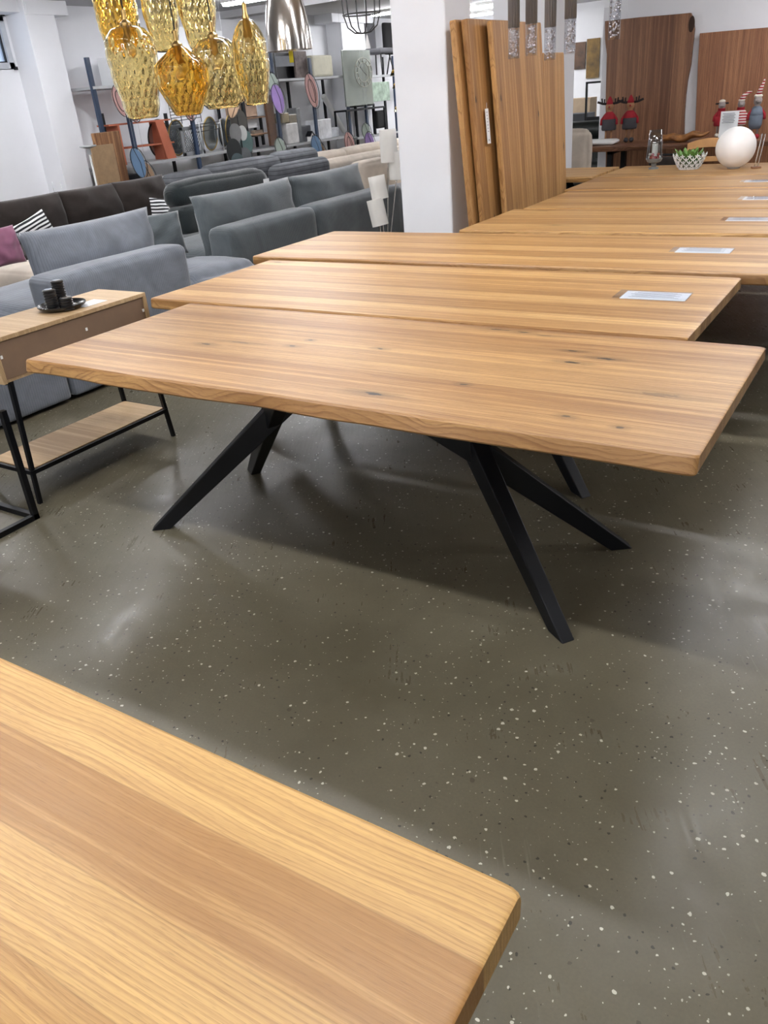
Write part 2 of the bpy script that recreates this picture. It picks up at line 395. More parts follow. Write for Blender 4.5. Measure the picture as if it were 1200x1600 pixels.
# ------------------------------------------------------------------ material set
WHITE_WALL = plain('painted plaster', (237, 238, 242), 0.75, var=0.02, scale=1.3, bump=0.05)
GREYWALL = plain('low bounce unseen wall', (132, 132, 136), 0.8)  # for the unseen right wall, grey so that it bounces less light
CEILM = plain('ceiling panels', (186, 186, 188), 0.8, var=0.04, scale=0.8)
OAK_A = wood('rustic oak with dark knots', (172, 128, 76), (116, 76, 42), (200, 160, 104), 0.43, 11.5, 150, 0.3,
    knots=[(0.28, -0.35, 0.035, 0.010, 0.95), (-0.31, 0.01, 0.014, 0.006, 0.9), (-0.29, 0.10, 0.010, 0.006, 0.8), (0.04, 0.08, 0.016, 0.006, 0.9),
           (-0.68, -0.07, 0.020, 0.007, 0.8), (-0.55, -0.01, 0.045, 0.006, 0.6), (0.36, 0.43, 0.045, 0.007, 0.8), (0.46, 0.42, 0.022, 0.006, 0.95), (0.71, 0.25, 0.018, 0.006, 0.95),
           (0.84, 0.20, 0.028, 0.008, 0.95), (0.75, 0.13, 0.030, 0.006, 0.95), (1.09, -0.08, 0.045, 0.014, 0.5), (0.51, -0.18, 0.012, 0.006, 0.9),
           (0.90, -0.33, 0.012, 0.006, 0.8), (1.06, -0.36, 0.010, 0.006, 0.8), (0.55, 0.40, 0.030, 0.006, 0.6)])
OAK_B = wood('rustic oak pale', (182, 140, 86), (126, 86, 46), (206, 168, 112), 0.42, 11.0, 140, 2.1, knotdens=0.12)
OAK_F = wood('smooth oak foreground', (188, 143, 82), (142, 97, 48), (210, 170, 106), 0.40, 8.0, 120, 0.83, knots=[(-0.05, -0.36, 0.004, 0.003, 1.0)], contrast=0.62)
OAK_P = wood('oak panel boards', (182, 136, 82), (128, 86, 46), (200, 156, 100), 0.5, 9.0, 140, 4.4, knotdens=0.12)
WALNUT = wood('acacia slab wood', (132, 90, 64), (84, 54, 38), (160, 116, 84), 0.45, 6.5, 110, 1.4, contrast=1.1)
WALNUT_R = wood('reddish acacia slab wood', (150, 98, 68), (92, 56, 38), (182, 128, 90), 0.45, 6.5, 110, 6.2, contrast=1.1)
CONSOLE = wood('light oak veneer', (186, 156, 116), (150, 120, 84), (202, 174, 136), 0.5, 3.0, 120, 3.0, contrast=0.6)
TAUPE = plain('taupe back board', (128, 103, 82), 0.7)
BLACKM = plain('black powder coated steel', (11, 13, 18), 0.42, 0.0, spec=0.35)
BLACKT = plain('thin black wire metal', (16, 16, 18), 0.45)
CHROME = plain('brushed nickel', (205, 200, 194), 0.16, 1.0, var=0.02)
GREYFAB = fabric('blue grey corduroy', (110, 115, 123), 0.016, 'y', depth=0.35)
GREYFAB2 = fabric('slate grey velour', (86, 92, 95), 0.012, 'y', depth=0.12, scale=4)
BROWNFAB = fabric('dark brown woven', (47, 41, 38), 0.0, sheen=0.2)
DARKCORD = fabric('wide grey corduroy', (92, 94, 98), 0.055, 'z', depth=1.0, sheen=0.05)
BLACKCORD = fabric('near black green corduroy', (36, 42, 43), 0.010, 'y', depth=0.3)
BEIGEFAB = fabric('beige cloth', (196, 184, 170), 0.0, nap=0.08, sheen=0.2)
PAPER = plain('white paper', (236, 238, 240), 0.6, var=0.01)
INK = plain('grey printing ink', (110, 112, 118), 0.7)
NAVY = plain('navy blue steel', (40, 56, 80), 0.45)
THIN = thin_glass('thin clear sheet', (250, 252, 255)); GALV = plain('galvanised grey steel', (176, 178, 180), 0.4, 0.3)
WHITEP = plain('white lacquer', (238, 238, 236), 0.4, var=0.01)

# ------------------------------------------------------------------ setting
struct(MB().span((-10.4, -4.5, -0.1), (6.5, 22.5, 0.0)).build('floor', floor_mat()))
struct(MB().span((-10.4, -4.5, CEIL), (6.5, 22.5, CEIL+0.1)).build('ceiling', CEILM))
# long wall on the left (window opening high up)
WX = -10.1
wl = MB()
wl.span((WX-0.25, -4.5, 0), (WX, 6.55, CEIL)).span((WX-0.25, 7.56, 0), (WX, 22.5, CEIL))
wl.span((WX-0.25, 6.55, 0), (WX, 7.56, 2.20)).span((WX-0.25, 6.55, 2.80), (WX, 7.56, CEIL))
struct(wl.build('wall_left', WHITE_WALL))
struct(MB().span((WX, 7.60, 0), (-9.72, 8.04, CEIL)).build('wall_left_column', WHITE_WALL, bevel=0.006))
struct(MB().span((WX, 7.62, 2.76), (-9.70, 8.25, CEIL-0.001)).build('trim_1', WHITE_WALL, bevel=0.006))
struct(MB().span((WX, 6.0, 2.79), (-9.80, 7.60, CEIL)).build('trim_2', WHITE_WALL, bevel=0.006))
struct(MB().span((WX, 14.55, 0), (-9.75, 15.35, CEIL)).build('wall_left_pilaster', WHITE_WALL, bevel=0.006))
struct(MB().span((WX, 14.2, 2.78), (-9.70, 15.6, CEIL)).build('trim_3', WHITE_WALL, bevel=0.006))
wn = MB(); y0, y1, z0, z1 = 6.56, 7.55, 2.205, 2.795
wn.span((WX-0.10, y0, z0), (WX+0.02, y1, z0+0.07)).span((WX-0.10, y0, z1-0.07), (WX+0.02, y1, z1)).span((WX-0.10, y0, z0), (WX+0.02, y0+0.07, z1)).span((WX-0.10, y1-0.07, z0), (WX+0.02, y1, z1))
win = struct(wn.build('window_1', plain('window frame grey', (196, 200, 206), 0.4)))
gk = MB(); gk.span((WX-0.05, y0+0.06, z0+0.06), (WX-0.02, y1-0.06, z0+0.085)).span((WX-0.05, y1-0.085, z0+0.06), (WX-0.02, y1-0.06, z1-0.06)).build('window_gasket', BLACKT, win)
MB().span((WX-0.06, y0+0.06, z0+0.06), (WX-0.05, y1-0.06, z1-0.06)).build('window_pane', THIN, win)
MB().span((WX+0.02, y1-0.03, z0-0.015), (WX+0.05, y1+0.01, z0+0.02)).span((WX+0.02, y1-0.03, z1-0.02), (WX+0.05, y1+0.01, z1+0.015)).build('window_hinge', BLACKT, win)
# enclosing shop walls
struct(MB().span((-10.35, 22.3, 0), (6.5, 22.5, CEIL)).build('wall_back', WHITE_WALL))
struct(MB().span((6.3, -4.5, 0), (6.5, 22.5, CEIL)).build('wall_right', GREYWALL))
struct(MB().span((-10.35, -4.5, 0), (6.5, -4.3, CEIL)).build('wall_front', WHITE_WALL))
# partition with the upright slabs
struct(MB().span((-3.66, 12.12, 0), (4.0, 12.34, CEIL)).span((-3.97, 12.12, 0), (-3.66, 12.34, 2.34)).build('wall_partition', WHITE_WALL, bevel=0.004))
# pillars
struct(MB().span((-3.62, 6.07, 0), (-3.16, 6.50, CEIL)).build('wall_pillar', WHITE_WALL, bevel=0.012))
pA = atY(770, 60, 9.0); pB = atY(862, 60, 9.0)
struct(MB().span((pA.x, 9.0, 0), (pB.x, 9.7, CEIL)).build('wall_rear_pillar', WHITE_WALL, bevel=0.012))
# far wall in the deep room
struct(MB().span((-10.1, 19.4, 0), (2.0, 19.6, CEIL)).build('wall_far', WHITE_WALL))
# ceiling beam
struct(MB().span((-10.1, 11.6, CEIL-0.10), (-4.2, 11.9, CEIL)).build('trim_4', CEILM))

# ------------------------------------------------------------------ ceiling lights
TUBE = plain('lit fluorescent diffuser', (250, 250, 253), 0.5, emis=TUBE_STRENGTH, var=0.0)
def light(x, y, label, ln=1.5, rz=0.0):
    t = thing('ceiling_light', (x, y, CEIL), label, 'ceiling light', rz, 'fluorescent ceiling lights')
    MB().span((-ln/2, -0.07, -0.05), (ln/2, 0.07, 0.0)).build('housing', WHITEP, t, bevel=0.004)
    MB().span((-ln/2+0.02, -0.055, -0.085), (ln/2-0.02, 0.055, -0.05)).build('diffuser', TUBE, t, bevel=0.012)
    return t
spots = [(atZ(388, -8, CEIL), 'tube light on the ceiling above the amber glass pendants'),
         (atZ(634, 10, CEIL), 'tube light on the ceiling just left of the white pillar'),
         (atZ(925, 34, CEIL), 'long tube light above the gap beside the oak boards'),
         (atZ(735, 8, CEIL), 'tube light between the front pillar and the rear pillar, nearer one'),
         (atZ(744, 18, CEIL), 'tube light between the front pillar and the rear pillar, farther one')]
spots[0][0].x += 0.78
for P_, lb in spots: light(P_.x, P_.y, lb)
n_off = 'fluorescent tube light added to the ceiling outside the picture'
for gx in (-8.2, -5.4, -3.0, -0.85, 2.6):  # unseen tubes added; rows picked to balance brightness and the shade under tables
    for gy in (-2.8, 1.1, 3.9, 6.8, 10.4):
        if gx == -3.0 and gy > 4: continue
        if gx == -8.2 and gy < 3: continue
        if gy > 0 and gy < 3 and gx in (-5.4, 2.6): continue
        if gx == -5.4 and gy > 9: continue
        light(gx, gy, n_off, 1.5 if gx != -0.85 else 1.3)
for gx in (-7.0, -3.0, 0.6):
    light(gx, 16.2, n_off)

# ------------------------------------------------------------------ dining tables
def slab_mesh(L, W, T, amp=0.008, seed=0, front=None, n=70, under=0.012, roundr=0.010):
    """solid top: local x 0..L centred, y centred, z 0..-T ; wavy long edges, straight ends"""
    m = MB(); rings = []
    xs = [0, 0.004, 0.012]+[0.03+(L-0.06)*i/n for i in range(n+1)]+[L-0.012, L-0.004, L]
    prof_n = None
    for i, x in enumerate(xs):
        ef = (front(x) if front else noise.noise(Vector((x*2.1, seed, 0)))*amp*1.4+noise.noise(Vector((x*7, seed+3, 0)))*amp*0.5)
        eb = noise.noise(Vector((x*2.3, seed+8, 0)))*amp*1.4
        ii = min(i, len(xs)-1-i); ins = {0: 0.005, 1: 0.0015}.get(ii, 0); cr = {0: 0.008, 1: 0.004, 2: 0.001}.get(ii, 0); ef += cr; eb -= cr
        u = under*(0.6+0.8*noise.noise(Vector((x*3, seed+5, 1))))
        yf = -W/2+ef; yb = W/2+eb; r = roundr
        ring = [(yf+u+0.006, -T+ins), (yf+u*0.8, -T+0.006), (yf+u*0.35, -T*0.55), (yf, -r*1.6), (yf+r*0.3, -r*0.6), (yf+r, -ins*0.5 if ins else 0.0)]
        ring += [(yb-r, -ins*0.5 if ins else 0.0), (yb-r*0.3, -r*0.6), (yb, -r*1.6), (yb-u*0.35, -T*0.55), (yb-u*0.8, -T+0.006), (yb-u-0.006, -T+ins)]
        rings.append([(x-L/2, a, b) for a, b in ring])
    k = len(rings[0]); vs = [p for r_ in rings for p in r_]
    fs = [(i*k+j, i*k+(j+1) % k, (i+1)*k+(j+1) % k, (i+1)*k+j) for i in range(len(rings)-1) for j in range(k)]
    fs += [tuple(range(k-1, -1, -1)), tuple((len(rings)-1)*k+j for j in range(k))]
    return m.add(vs, fs)

def spider_legs(t, hx=0.90, hy=0.31, top=0.27, z=0.70, small=False):
    for sx in (-1, 1):
        pl = MB()
        pl.span((sx*0.23-0.14, -0.27, z-0.008), (sx*0.23+0.14, 0.27, z)).build('mounting_plate', BLACKM, t)
        for sy in (-1, 1):
            a = Vector((sx*0.23, -sy*0.16, z-0.008)); b = Vector((sx*hx, sy*hy, 0.0)); d = (b-a).normalized()
            side = d.cross(Vector((0, 0, 1))).normalized(); up = side.cross(d).normalized()
            m = MB().beam(a, b, side, up, (0.034, 0.056), (0.024, 0.026), z-0.008, 0.0)
            m.build('leg', BLACKM, t, bevel=0.004)

def table(name, x0, x1, y0, y1, label, mat, legs=True, T=0.05, seed=0, amp=0.008, front=None, **kw):
    L, W = x1-x0, y1-y0
    t = thing(name, ((x0+x1)/2, (y0+y1)/2, 0), label, 'table', group='oak dining tables')
    slab_mesh(L, W, T, amp, seed, front, **kw).build('tabletop', mat, t, smooth='auto', loc=(0, 0, 0.76), angle=28)
    if legs: spider_legs(t, hx=0.9 if L > 2.4 else 0.7)
    return t
table('dining_table', -2.905, -0.335, 1.872, 2.822, 'long rustic oak table standing alone in the middle on black splayed legs', OAK_A, seed=1, under=-0.016)
def fedge(x): return 0
table('dining_table', -2.64, -0.245, -0.37, 0.592, 'oak tabletop cut off in the bottom left corner of the photo', OAK_F, seed=4, amp=0.007)
table('dining_table', -3.21, -0.59, 2.842, 3.82, 'pale oak table directly behind the central table, paper sheet on its right end', OAK_B, seed=11, under=-0.006)
table('dining_table', -3.42, -0.48, 3.90, 4.79, 'oak table third in the row, longest, paper sheet lying near its right end', OAK_B, seed=17, under=-0.004)
table('dining_table', -2.50, 0.45, 4.885, 5.78, 'oak table fourth in the row, its left end meeting the leaning boards', OAK_B, seed=23)
table('dining_table', -2.44, 0.40, 5.80, 6.76, 'oak table fifth in the row, its left end beside the broad leaning board', OAK_B, seed=29, amp=0.003)
table('dining_table', -2.50, 0.4, 6.80, 7.59, 'oak table sixth in the row, directly in front of the decorated table', OAK_B, seed=37, amp=0.003)
table('dining_table', -2.50, 0.4, 7.61, 8.50, 'oak table at the far end of the row carrying lantern, bowl and globe lamp', OAK_B, seed=41, amp=0.003)
table('dining_table', -3.95, -2.56, 7.70, 8.50, 'short oak table behind the leaning boards, left of the decorated table', OAK_B, seed=47, amp=0.003)

def sheet(P_, w_, h_, rz, label, kind='price_sheet'):
    t = thing(kind, (P_.x, P_.y, 0.7605), label, 'sign', rz, 'price sheets on the tables')
    MB().span((-w_/2, -h_/2, 0), (w_/2, h_/2, 0.002)).build('sheet', PAPER, t)
    MB().span((-w_/2-0.03, -h_/2-0.006, 0.0026), (w_/2+0.006, h_/2+0.006, 0.0045)).build('acrylic_cover', THIN, t)
    m = MB()
    for k in range(6): m.span((-w_/2+0.03+0.01*(k % 3), -h_/2+0.02+k*h_/8, 0.0047), (w_/2-0.03-0.02*(k % 2), -h_/2+0.023+k*h_/8, 0.0049))
    m.build('printed_text', INK, t)
sheet(atZ(1024, 463, 0.76), 0.26, 0.13, 0.02, 'white sheet in clear cover on the table behind the central one')
sheet(atZ(1100, 392, 0.76), 0.26, 0.12, 0.02, 'white sheet in clear cover on the third table')
sheet(atZ(1170, 343, 0.76), 0.24, 0.12, 0.02, 'clear covered sheet on the fourth table')
sheet(atZ(1192, 310, 0.76), 0.24, 0.14, 0.02, 'clear covered sheet on the fifth table at the photo edge')
sheet(atZ(1190, 283, 0.76), 0.24, 0.12, 0.02, 'clear covered sheet on the sixth table at the photo edge')

# ------------------------------------------------------------------ console table
CX0, CX1, CY0, CY1 = -3.60, -3.25, 1.97, 2.86
t = thing('console_table', ((CX0+CX1)/2, (CY0+CY1)/2, 0), 'narrow oak console table with thin black legs and a low shelf', 'console table')
hw, hl = (CX1-CX0)/2, (CY1-CY0)/2
MB().span((-hw, -hl, 0.765), (hw, hl, 0.785)).build('tabletop', CONSOLE, t, bevel=0.002)
cab = MB().span((-hw, -hl, 0.585), (hw, -hl+0.02, 0.765)).span((-hw, hl-0.02, 0.585), (hw, hl, 0.765)).span((-hw, -hl+0.02, 0.585), (hw-0.012, hl-0.02, 0.60)).span((-hw, -hl+0.02, 0.6), (-hw+0.02, hl-0.02, 0.765))
cab.build('drawer_box', CONSOLE, t)
MB().span((hw-0.018, -hl+0.02, 0.60), (hw-0.008, hl-0.02, 0.765)).build('back_panel', TAUPE, t)
sc = MB()
for yy in (-hl+0.03, 0.05, hl-0.03):
    sc.box((hw-0.006, yy, 0.70), (0.004, 0.010, 0.014))
sc.build('screw_cover', WHITEP, t)
for sx in (-1, 1):
    for sy in (-1, 1):
        MB().beam((sx*(hw-0.03), sy*(hl-0.05), 0.585), (sx*(hw-0.01), sy*(hl-0.005), 0), (1, 0, 0), (0, 1, 0), (0.010, 0.010), (0.009, 0.009), 0.585, 0).build('leg', BLACKM, t)
MB().span((-hw+0.02, -hl+0.02, 0.575), (hw-0.02, -hl+0.04, 0.585)).span((-hw+0.02, hl-0.04, 0.575), (hw-0.02, hl-0.02, 0.585)).build('top_frame', BLACKM, t)
m = MB()
for sx in (-1, 1): m.span((sx*(hw-0.012)-0.008, -hl+0.01, 0.145), (sx*(hw-0.012)+0.008, hl-0.01, 0.165))
for sy in (-1, 1): m.span((-hw+0.01, sy*(hl-0.012)-0.008, 0.145), (hw-0.01, sy*(hl-0.012)+0.008, 0.165))
m.build('shelf_frame', BLACKM, t)
MB().span((-hw+0.02, -hl+0.02, 0.152), (hw-0.02, hl-0.02, 0.170)).build('shelf', CONSOLE, t)
CZ = 0.785
P0 = atZ(98, 482, CZ)
tr = MB().lathe([(0.001, 0.004), (0.085, 0.004), (0.105, 0.016), (0.113, 0.024), (0.113, 0.019), (0.104, 0.010), (0.086, 0.0), (0.001, 0.0)], 40)
o = tr.build('tray', plain('black glazed metal', (22, 22, 24), 0.25), smooth='auto', loc=(P0.x, P0.y, CZ+0.0003)); tag(o, 'round black tray under the three candle holders on the console table', 'tray')
BG = plain('black ribbed ceramic', (24, 24, 26), 0.3)
def holder(px, py, h, label):
    q = atZ(px, py, CZ+0.005)
    th = thing('candle_holder', (q.x, q.y, CZ+0.0046), label, 'candle holder', group='black ribbed candle holders')
    n = int(h/0.012); prof = [(0.001, 0)]
    for k in range(n): prof += [(0.027, k*0.012+0.001), (0.0305, k*0.012+0.004), (0.0305, k*0.012+0.009), (0.027, k*0.012+0.0115)]
    prof += [(0.026, n*0.012), (0.001, n*0.012)]
    MB().lathe(prof, 30).build('body', BG, th, smooth='auto')
    MB().lathe([(0.001, n*0.012), (0.020, n*0.012), (0.020, n*0.012+0.002), (0.001, n*0.012+0.002)], 24).build('silver_insert', CHROME, th)
holder(84, 484, 0.100, 'left black ribbed candle holder of the three on the tray')
holder(98, 477, 0.124, 'tallest black ribbed candle holder standing at the back of the tray')
holder(107, 484, 0.070, 'lowest black ribbed candle holder at the front right of the tray')
q = atZ(140, 474, CZ)
tag(MB().span((-0.05, -0.07, 0), (0.05, 0.07, 0.0012)).build('leaflet', PAPER, loc=(q.x, q.y, CZ+0.0003)), 'white leaflet on the console table behind the tray', 'paper')

# black frame table, cut by the left edge
t = thing('side_table', (-3.42, 1.72, 0), 'black square tube side table frame cut off by the left photo edge', 'side table')
fx0, fx1, fy0, fy1, hh = -0.28, 0.28, -0.17, 0.14, 0.52
m = MB(); r_ = 0.0125
for (xa, ya) in ((fx1, fy0), (fx1, fy1), (fx0, fy0), (fx0, fy1)): m_ = MB().span((xa-r_, ya-r_, 0), (xa+r_, ya+r_, hh)).build('leg', BLACKM, t)
for (a, b) in (((fx0, fy0), (fx1, fy0)), ((fx0, fy1), (fx1, fy1)), ((fx0, fy0), (fx0, fy1)), ((fx1, fy0), (fx1, fy1))):
    m.span((min(a[0], b[0])-r_, min(a[1], b[1])-r_, 0), (max(a[0], b[0])+r_, max(a[1], b[1])+r_, 2*r_))
m.build('base_frame', BLACKM, t)
MB().span((fx0-r_, fy0-r_, hh), (fx1-0.12, fy1+r_, hh+0.02)).build('tabletop', BLACKM, t)

# ------------------------------------------------------------------ sofas
def part_rbox(t, name, a, b, mat, r=0.05, puff=0.0, wob=0.004, seed=0, n=12):
    o = Vector(t.location); a = Vector(a)-o; b = Vector(b)-o; c = (a+b)/2; d = [abs(q-p) for p, q in zip(a, b)]
    return MB().rbox(c, d, r, puff, n, wob, seed).build(name, mat, t, smooth=True)
def part_pillow(t, name, c, yw, h, th, mat, lean=0.25, seed=0.0, rz=0.0, pinch=0.05, power=0.42, wob=0.012):
    """upright cushion facing +X: width along Y, height along Z, leaning back (towards -X) by lean"""
    M = Matrix.Translation(Vector(c)-Vector(t.location) if t else Vector((0, 0, 0))) @ Matrix.Rotation(rz, 4, 'Z') @ Matrix.Rotation(-lean, 4, 'Y') @ frame((0, 0, 0), (0, 1, 0), (0, 0, 1))
    return M
# cushions with local axes: build mesh already turned so rib axis y works
def cushion(t, name, c, yw, h, th, mat, lean=0.2, seed=0.0, rz=0.0, pinch=0.05, power=0.42, wob=0.012):
    R_ = frame((0, 0, 0), (0, 1, 0), (0, 0, 1))
    mb = MB().pillow(yw, h, th, R_, 20, pinch, wob, seed, power)
    loc = Vector(c)-(Vector(t.location) if t else Vector((0, 0, 0)))
    o = mb.build(name, mat, t, smooth=True)
    o.location = loc; o.rotation_euler = (0, lean, rz)
    return o

# A: blue-grey corduroy seating landscape
t = thing('modular_sofa', (-4.85, 3.2, 0), 'blue grey corduroy modular sofa behind the console table', 'sofa')
part_rbox(t, 'base', (-5.75, 1.35, 0.02), (-4.33, 2.20, 0.33), GREYFAB, 0.03)
part_rbox(t, 'base', (-5.75, 2.20, 0.02), (-4.33, 3.06, 0.33), GREYFAB, 0.03)
part_rbox(t, 'base', (-5.75, 3.08, 0.02), (-4.33, 4.26, 0.33), GREYFAB, 0.03)
part_rbox(t, 'base', (-5.75, 4.28, 0.02), (-4.38, 5.0, 0.33), GREYFAB, 0.03)
part_rbox(t, 'seat_cushion', (-5.35, 1.35, 0.30), (-4.32, 3.05, 0.47), GREYFAB, 0.08, 0.03, 0.015, 3)
part_rbox(t, 'seat_cushion', (-6.35, 1.6, 0.30), (-5.36, 3.2, 0.50), GREYFAB, 0.09, 0.04, 0.015, 5)
part_rbox(t, 'seat_cushion', (-5.85, 3.22, 0.28), (-4.75, 4.26, 0.50), GREYFAB, 0.09, 0.04, 0.015, 7)
part_rbox(t, 'seat_cushion', (-4.98, 4.28, 0.28), (-4.33, 5.02, 0.50), GREYFAB, 0.09, 0.05, 0.02, 8)
part_rbox(t, 'seat_cushion', (-5.90, 4.28, 0.28), (-4.99, 5.01, 0.52), GREYFAB, 0.09, 0.05, 0.02, 9)
part_rbox(t, 'backrest', (-4.56, 3.10, 0.30), (-4.30, 4.24, 0.755), GREYFAB, 0.045, 0.012, 0.006, 11)
cushion(t, 'back_cushion', (-4.70, 3.79, 0.73), 1.10, 0.52, 0.26, GREYFAB, -0.10, 2.3)
MB().span((-5.7+4.85, 1.4-3.2, 0), (-4.40+4.85, 5.1-3.2, 0.03)).build('plinth', BLACKM, t)
# B: slate sofa continuing to the rear
t = thing('corner_sofa', (-5.2, 6.2, 0), 'slate grey velour sofa with two long back cushions beside the white lamp', 'sofa')
part_rbox(t, 'base', (-5.75, 5.05, 0.02), (-4.62, 7.7, 0.34), GREYFAB2, 0.03)
part_rbox(t, 'backrest', (-4.88, 5.05, 0.05), (-4.60, 6.22, 0.72), GREYFAB2, 0.06, 0.01, 0.006, 13)
part_rbox(t, 'backrest', (-4.88, 6.23, 0.05), (-4.60, 7.75, 0.72), GREYFAB2, 0.06, 0.01, 0.006, 14)
part_rbox(t, 'seat_cushion', (-5.9, 5.08, 0.30), (-4.85, 6.5, 0.50), GREYFAB2, 0.09, 0.04, 0.015, 15)
part_rbox(t, 'seat_cushion', (-5.9, 6.52, 0.30), (-4.85, 7.7, 0.50), GREYFAB2, 0.09, 0.04, 0.015, 16)
cushion(t, 'back_cushion', (-5.00, 5.75, 0.68), 1.32, 0.56, 0.30, GREYFAB2, -0.12, 4.1)
cushion(t, 'back_cushion', (-5.00, 7.00, 0.69), 1.22, 0.54, 0.28, GREYFAB2, -0.12, 6.7)
MB().span((-0.5, -0.95, 0), (0.5, 1.45, 0.03)).build('plinth', BLACKM, t)
o = cushion(None, 'throw_pillow', (-5.25, 4.86, 0.69), 0.46, 0.34, 0.14, GREYFAB2, -0.25, 8.0, rz=-0.5)
tag(o, 'grey scatter cushion leaning at the left end of the slate sofa', 'cushion')
# C: brown sofa
t = thing('brown_sofa', (-7.9, 6.5, 0), 'dark brown sofa against the left wall with three back cushions', 'sofa')
part_rbox(t, 'base', (-8.35, 5.0, 0.06), (-7.20, 7.75, 0.30), BROWNFAB, 0.03)
part_rbox(t, 'seat_cushion', (-8.1, 5.05, 0.30), (-7.15, 7.75, 0.46), BROWNFAB, 0.05, 0.02, 0.006, 21)
part_rbox(t, 'backrest', (-8.45, 5.05, 0.2), (-8.15, 7.78, 0.72), BROWNFAB, 0.06, 0.0)
part_rbox(t, 'armrest', (-8.40, 4.72, 0.10), (-7.4, 5.04, 0.60), BROWNFAB, 0.05)
for yc, sd in ((5.72, 1), (6.52, 2), (7.28, 3)):
    cushion(t, 'back_cushion', (-7.98, yc, 0.66), 0.86, 0.48, 0.28, BROWNFAB, -0.16, sd*3.3, pinch=0.03)
for xa in (-8.2, -7.35):
    for ya in (5.2, 7.6): MB().span((xa+7.9-0.02, ya-6.5-0.02, 0), (xa+7.9+0.02, ya-6.5+0.02, 0.07)).build('leg', BLACKM, t)
STR = stripes('black white stripes', (236, 236, 236), (28, 28, 32), 0.036, 'z')
def striped(px, py, X, s, rz, roll, label, sd):
    P_ = atX(px, py, X)
    o = cushion(None, 'striped_pillow', P_, s, s, 0.14, STR, -0.15, sd, rz)
    o.rotation_euler = (roll, -0.15, rz); tag(o, label, 'cushion', 'striped scatter pillows'); return o
striped(60, 368, -7.62, 0.38, -0.3, 0.35, 'black and white striped pillow peeking over the blue grey cushion', 5.0)
o = striped(266, 340, -7.5, 0.44, -0.55, -0.12, 'black and white striped pillow with white tag at right end of brown sofa', 7.0)
MB().span((0.07, -0.02, -0.04), (0.073, 0.07, 0.19)).build('tag', PAPER, o)
P_ = atX(3, 386, -6.3)
o = cushion(None, 'mauve_pillow', P_, 0.34, 0.30, 0.14, fabric('mauve satin', (128, 84, 104), sheen=0.3), -0.2, 3.0)
tag(o, 'mauve scatter pillow at the left photo edge', 'cushion')
t = thing('cream_pouf', (-6.4, 5.0, 0), 'cream upholstered seat edge behind the blue grey sofa', 'seat')
part_rbox(t, 'seat', (-6.95, 4.35, 0.06), (-6.05, 4.95, 0.46), BEIGEFAB, 0.07, 0.02)
MB().span((-0.5, -0.55, 0), (0.3, -0.15, 0.07)).build('base', BLACKM, t)
t = thing('cream_armchair', (-8.9, 5.1, 0), 'cream armchair standing against the wall left of the brown sofa', 'armchair')
part_rbox(t, 'backrest', (-9.5, 4.6, 0.3), (-9.2, 5.6, 0.86), BEIGEFAB, 0.06)
part_rbox(t, 'seat', (-9.4, 4.6, 0.08), (-8.65, 5.6, 0.45), BEIGEFAB, 0.06)
for xa in (-0.45, 0.15):
    for ya in (-0.4, 0.4): MB().span((xa-0.02, ya-0.02, 0), (xa+0.02, ya+0.02, 0.1)).build('leg', BLACKM, t)
# D: wide corduroy sofa
def sofa_back_run(t, name, px_list, X, zb, mat, th=0.25):
    pass
t = thing('dark_corduroy_sofa', (-7.6, 9.3, 0), 'charcoal wide rib corduroy sofa in front of the shelving', 'sofa')
part_rbox(t, 'base', (-8.3, 7.95, 0.03), (-7.1, 11.0, 0.40), DARKCORD, 0.05)
part_rbox(t, 'backrest', (-8.3, 7.90, 0.38), (-7.95, 8.6, 0.86), DARKCORD, 0.09, 0.02, 0.008, 31)
part_rbox(t, 'backrest', (-8.3, 8.62, 0.38), (-7.95, 10.05, 0.89), DARKCORD, 0.09, 0.02, 0.008, 32)
part_rbox(t, 'backrest', (-8.3, 10.07, 0.38), (-7.95, 10.98, 0.91), DARKCORD, 0.09, 0.02, 0.008, 33)
part_rbox(t, 'seat_cushion', (-7.94, 8.0, 0.38), (-7.05, 9.5, 0.55), DARKCORD, 0.07, 0.02, 0.008, 34)
part_rbox(t, 'seat_cushion', (-7.94, 9.52, 0.38), (-7.05, 10.98, 0.55), DARKCORD, 0.07, 0.02, 0.008, 35)
part_rbox(t, 'back_cushion', (-7.93, 9.6, 0.52), (-7.70, 10.9, 0.78), DARKCORD, 0.09, 0.02, 0.01, 36)
t = thing('black_corduroy_sofa', (-6.4, 7.0, 0), 'near black fine corduroy sofa with one long bolster and a white tag', 'sofa')
part_rbox(t, 'base', (-6.98, 6.1, 0.03), (-6.0, 7.86, 0.44), BLACKCORD, 0.05)
part_rbox(t, 'backrest', (-6.62, 6.3, 0.40), (-6.35, 7.85, 0.70), BLACKCORD, 0.07, 0.01)
part_rbox(t, 'bolster', (-6.72, 6.36, 0.67), (-6.42, 7.86, 0.92), BLACKCORD, 0.12, 0.02, 0.016, 41)
P_ = atX(417, 291, -6.33)-Vector(t.location)
MB().span((P_.x, P_.y-0.05, P_.z-0.06), (P_.x+0.003, P_.y+0.05, P_.z+0.08)).build('tag', PAPER, t)
t = thing('grey_armchair', (-8.9, 8.6, 0), 'grey teal padded seat between the brown sofa and the rack', 'armchair')
part_rbox(t, 'backrest', (-9.0, 8.15, 0.1), (-8.6, 9.0, 0.74), GREYFAB2, 0.08, 0.01)
MB().span((-0.05, -0.4, 0), (0.25, 0.35, 0.1)).build('base', BLACKM, t)
t = thing('beige_sofa', (-8.2, 12.8, 0), 'beige sofa behind the slate sofa under the colourful leaf decorations', 'sofa')
part_rbox(t, 'backrest', (-8.95, 11.1, 0.3), (-8.62, 12.75, 0.76), BEIGEFAB, 0.09, 0.01, 0.004)
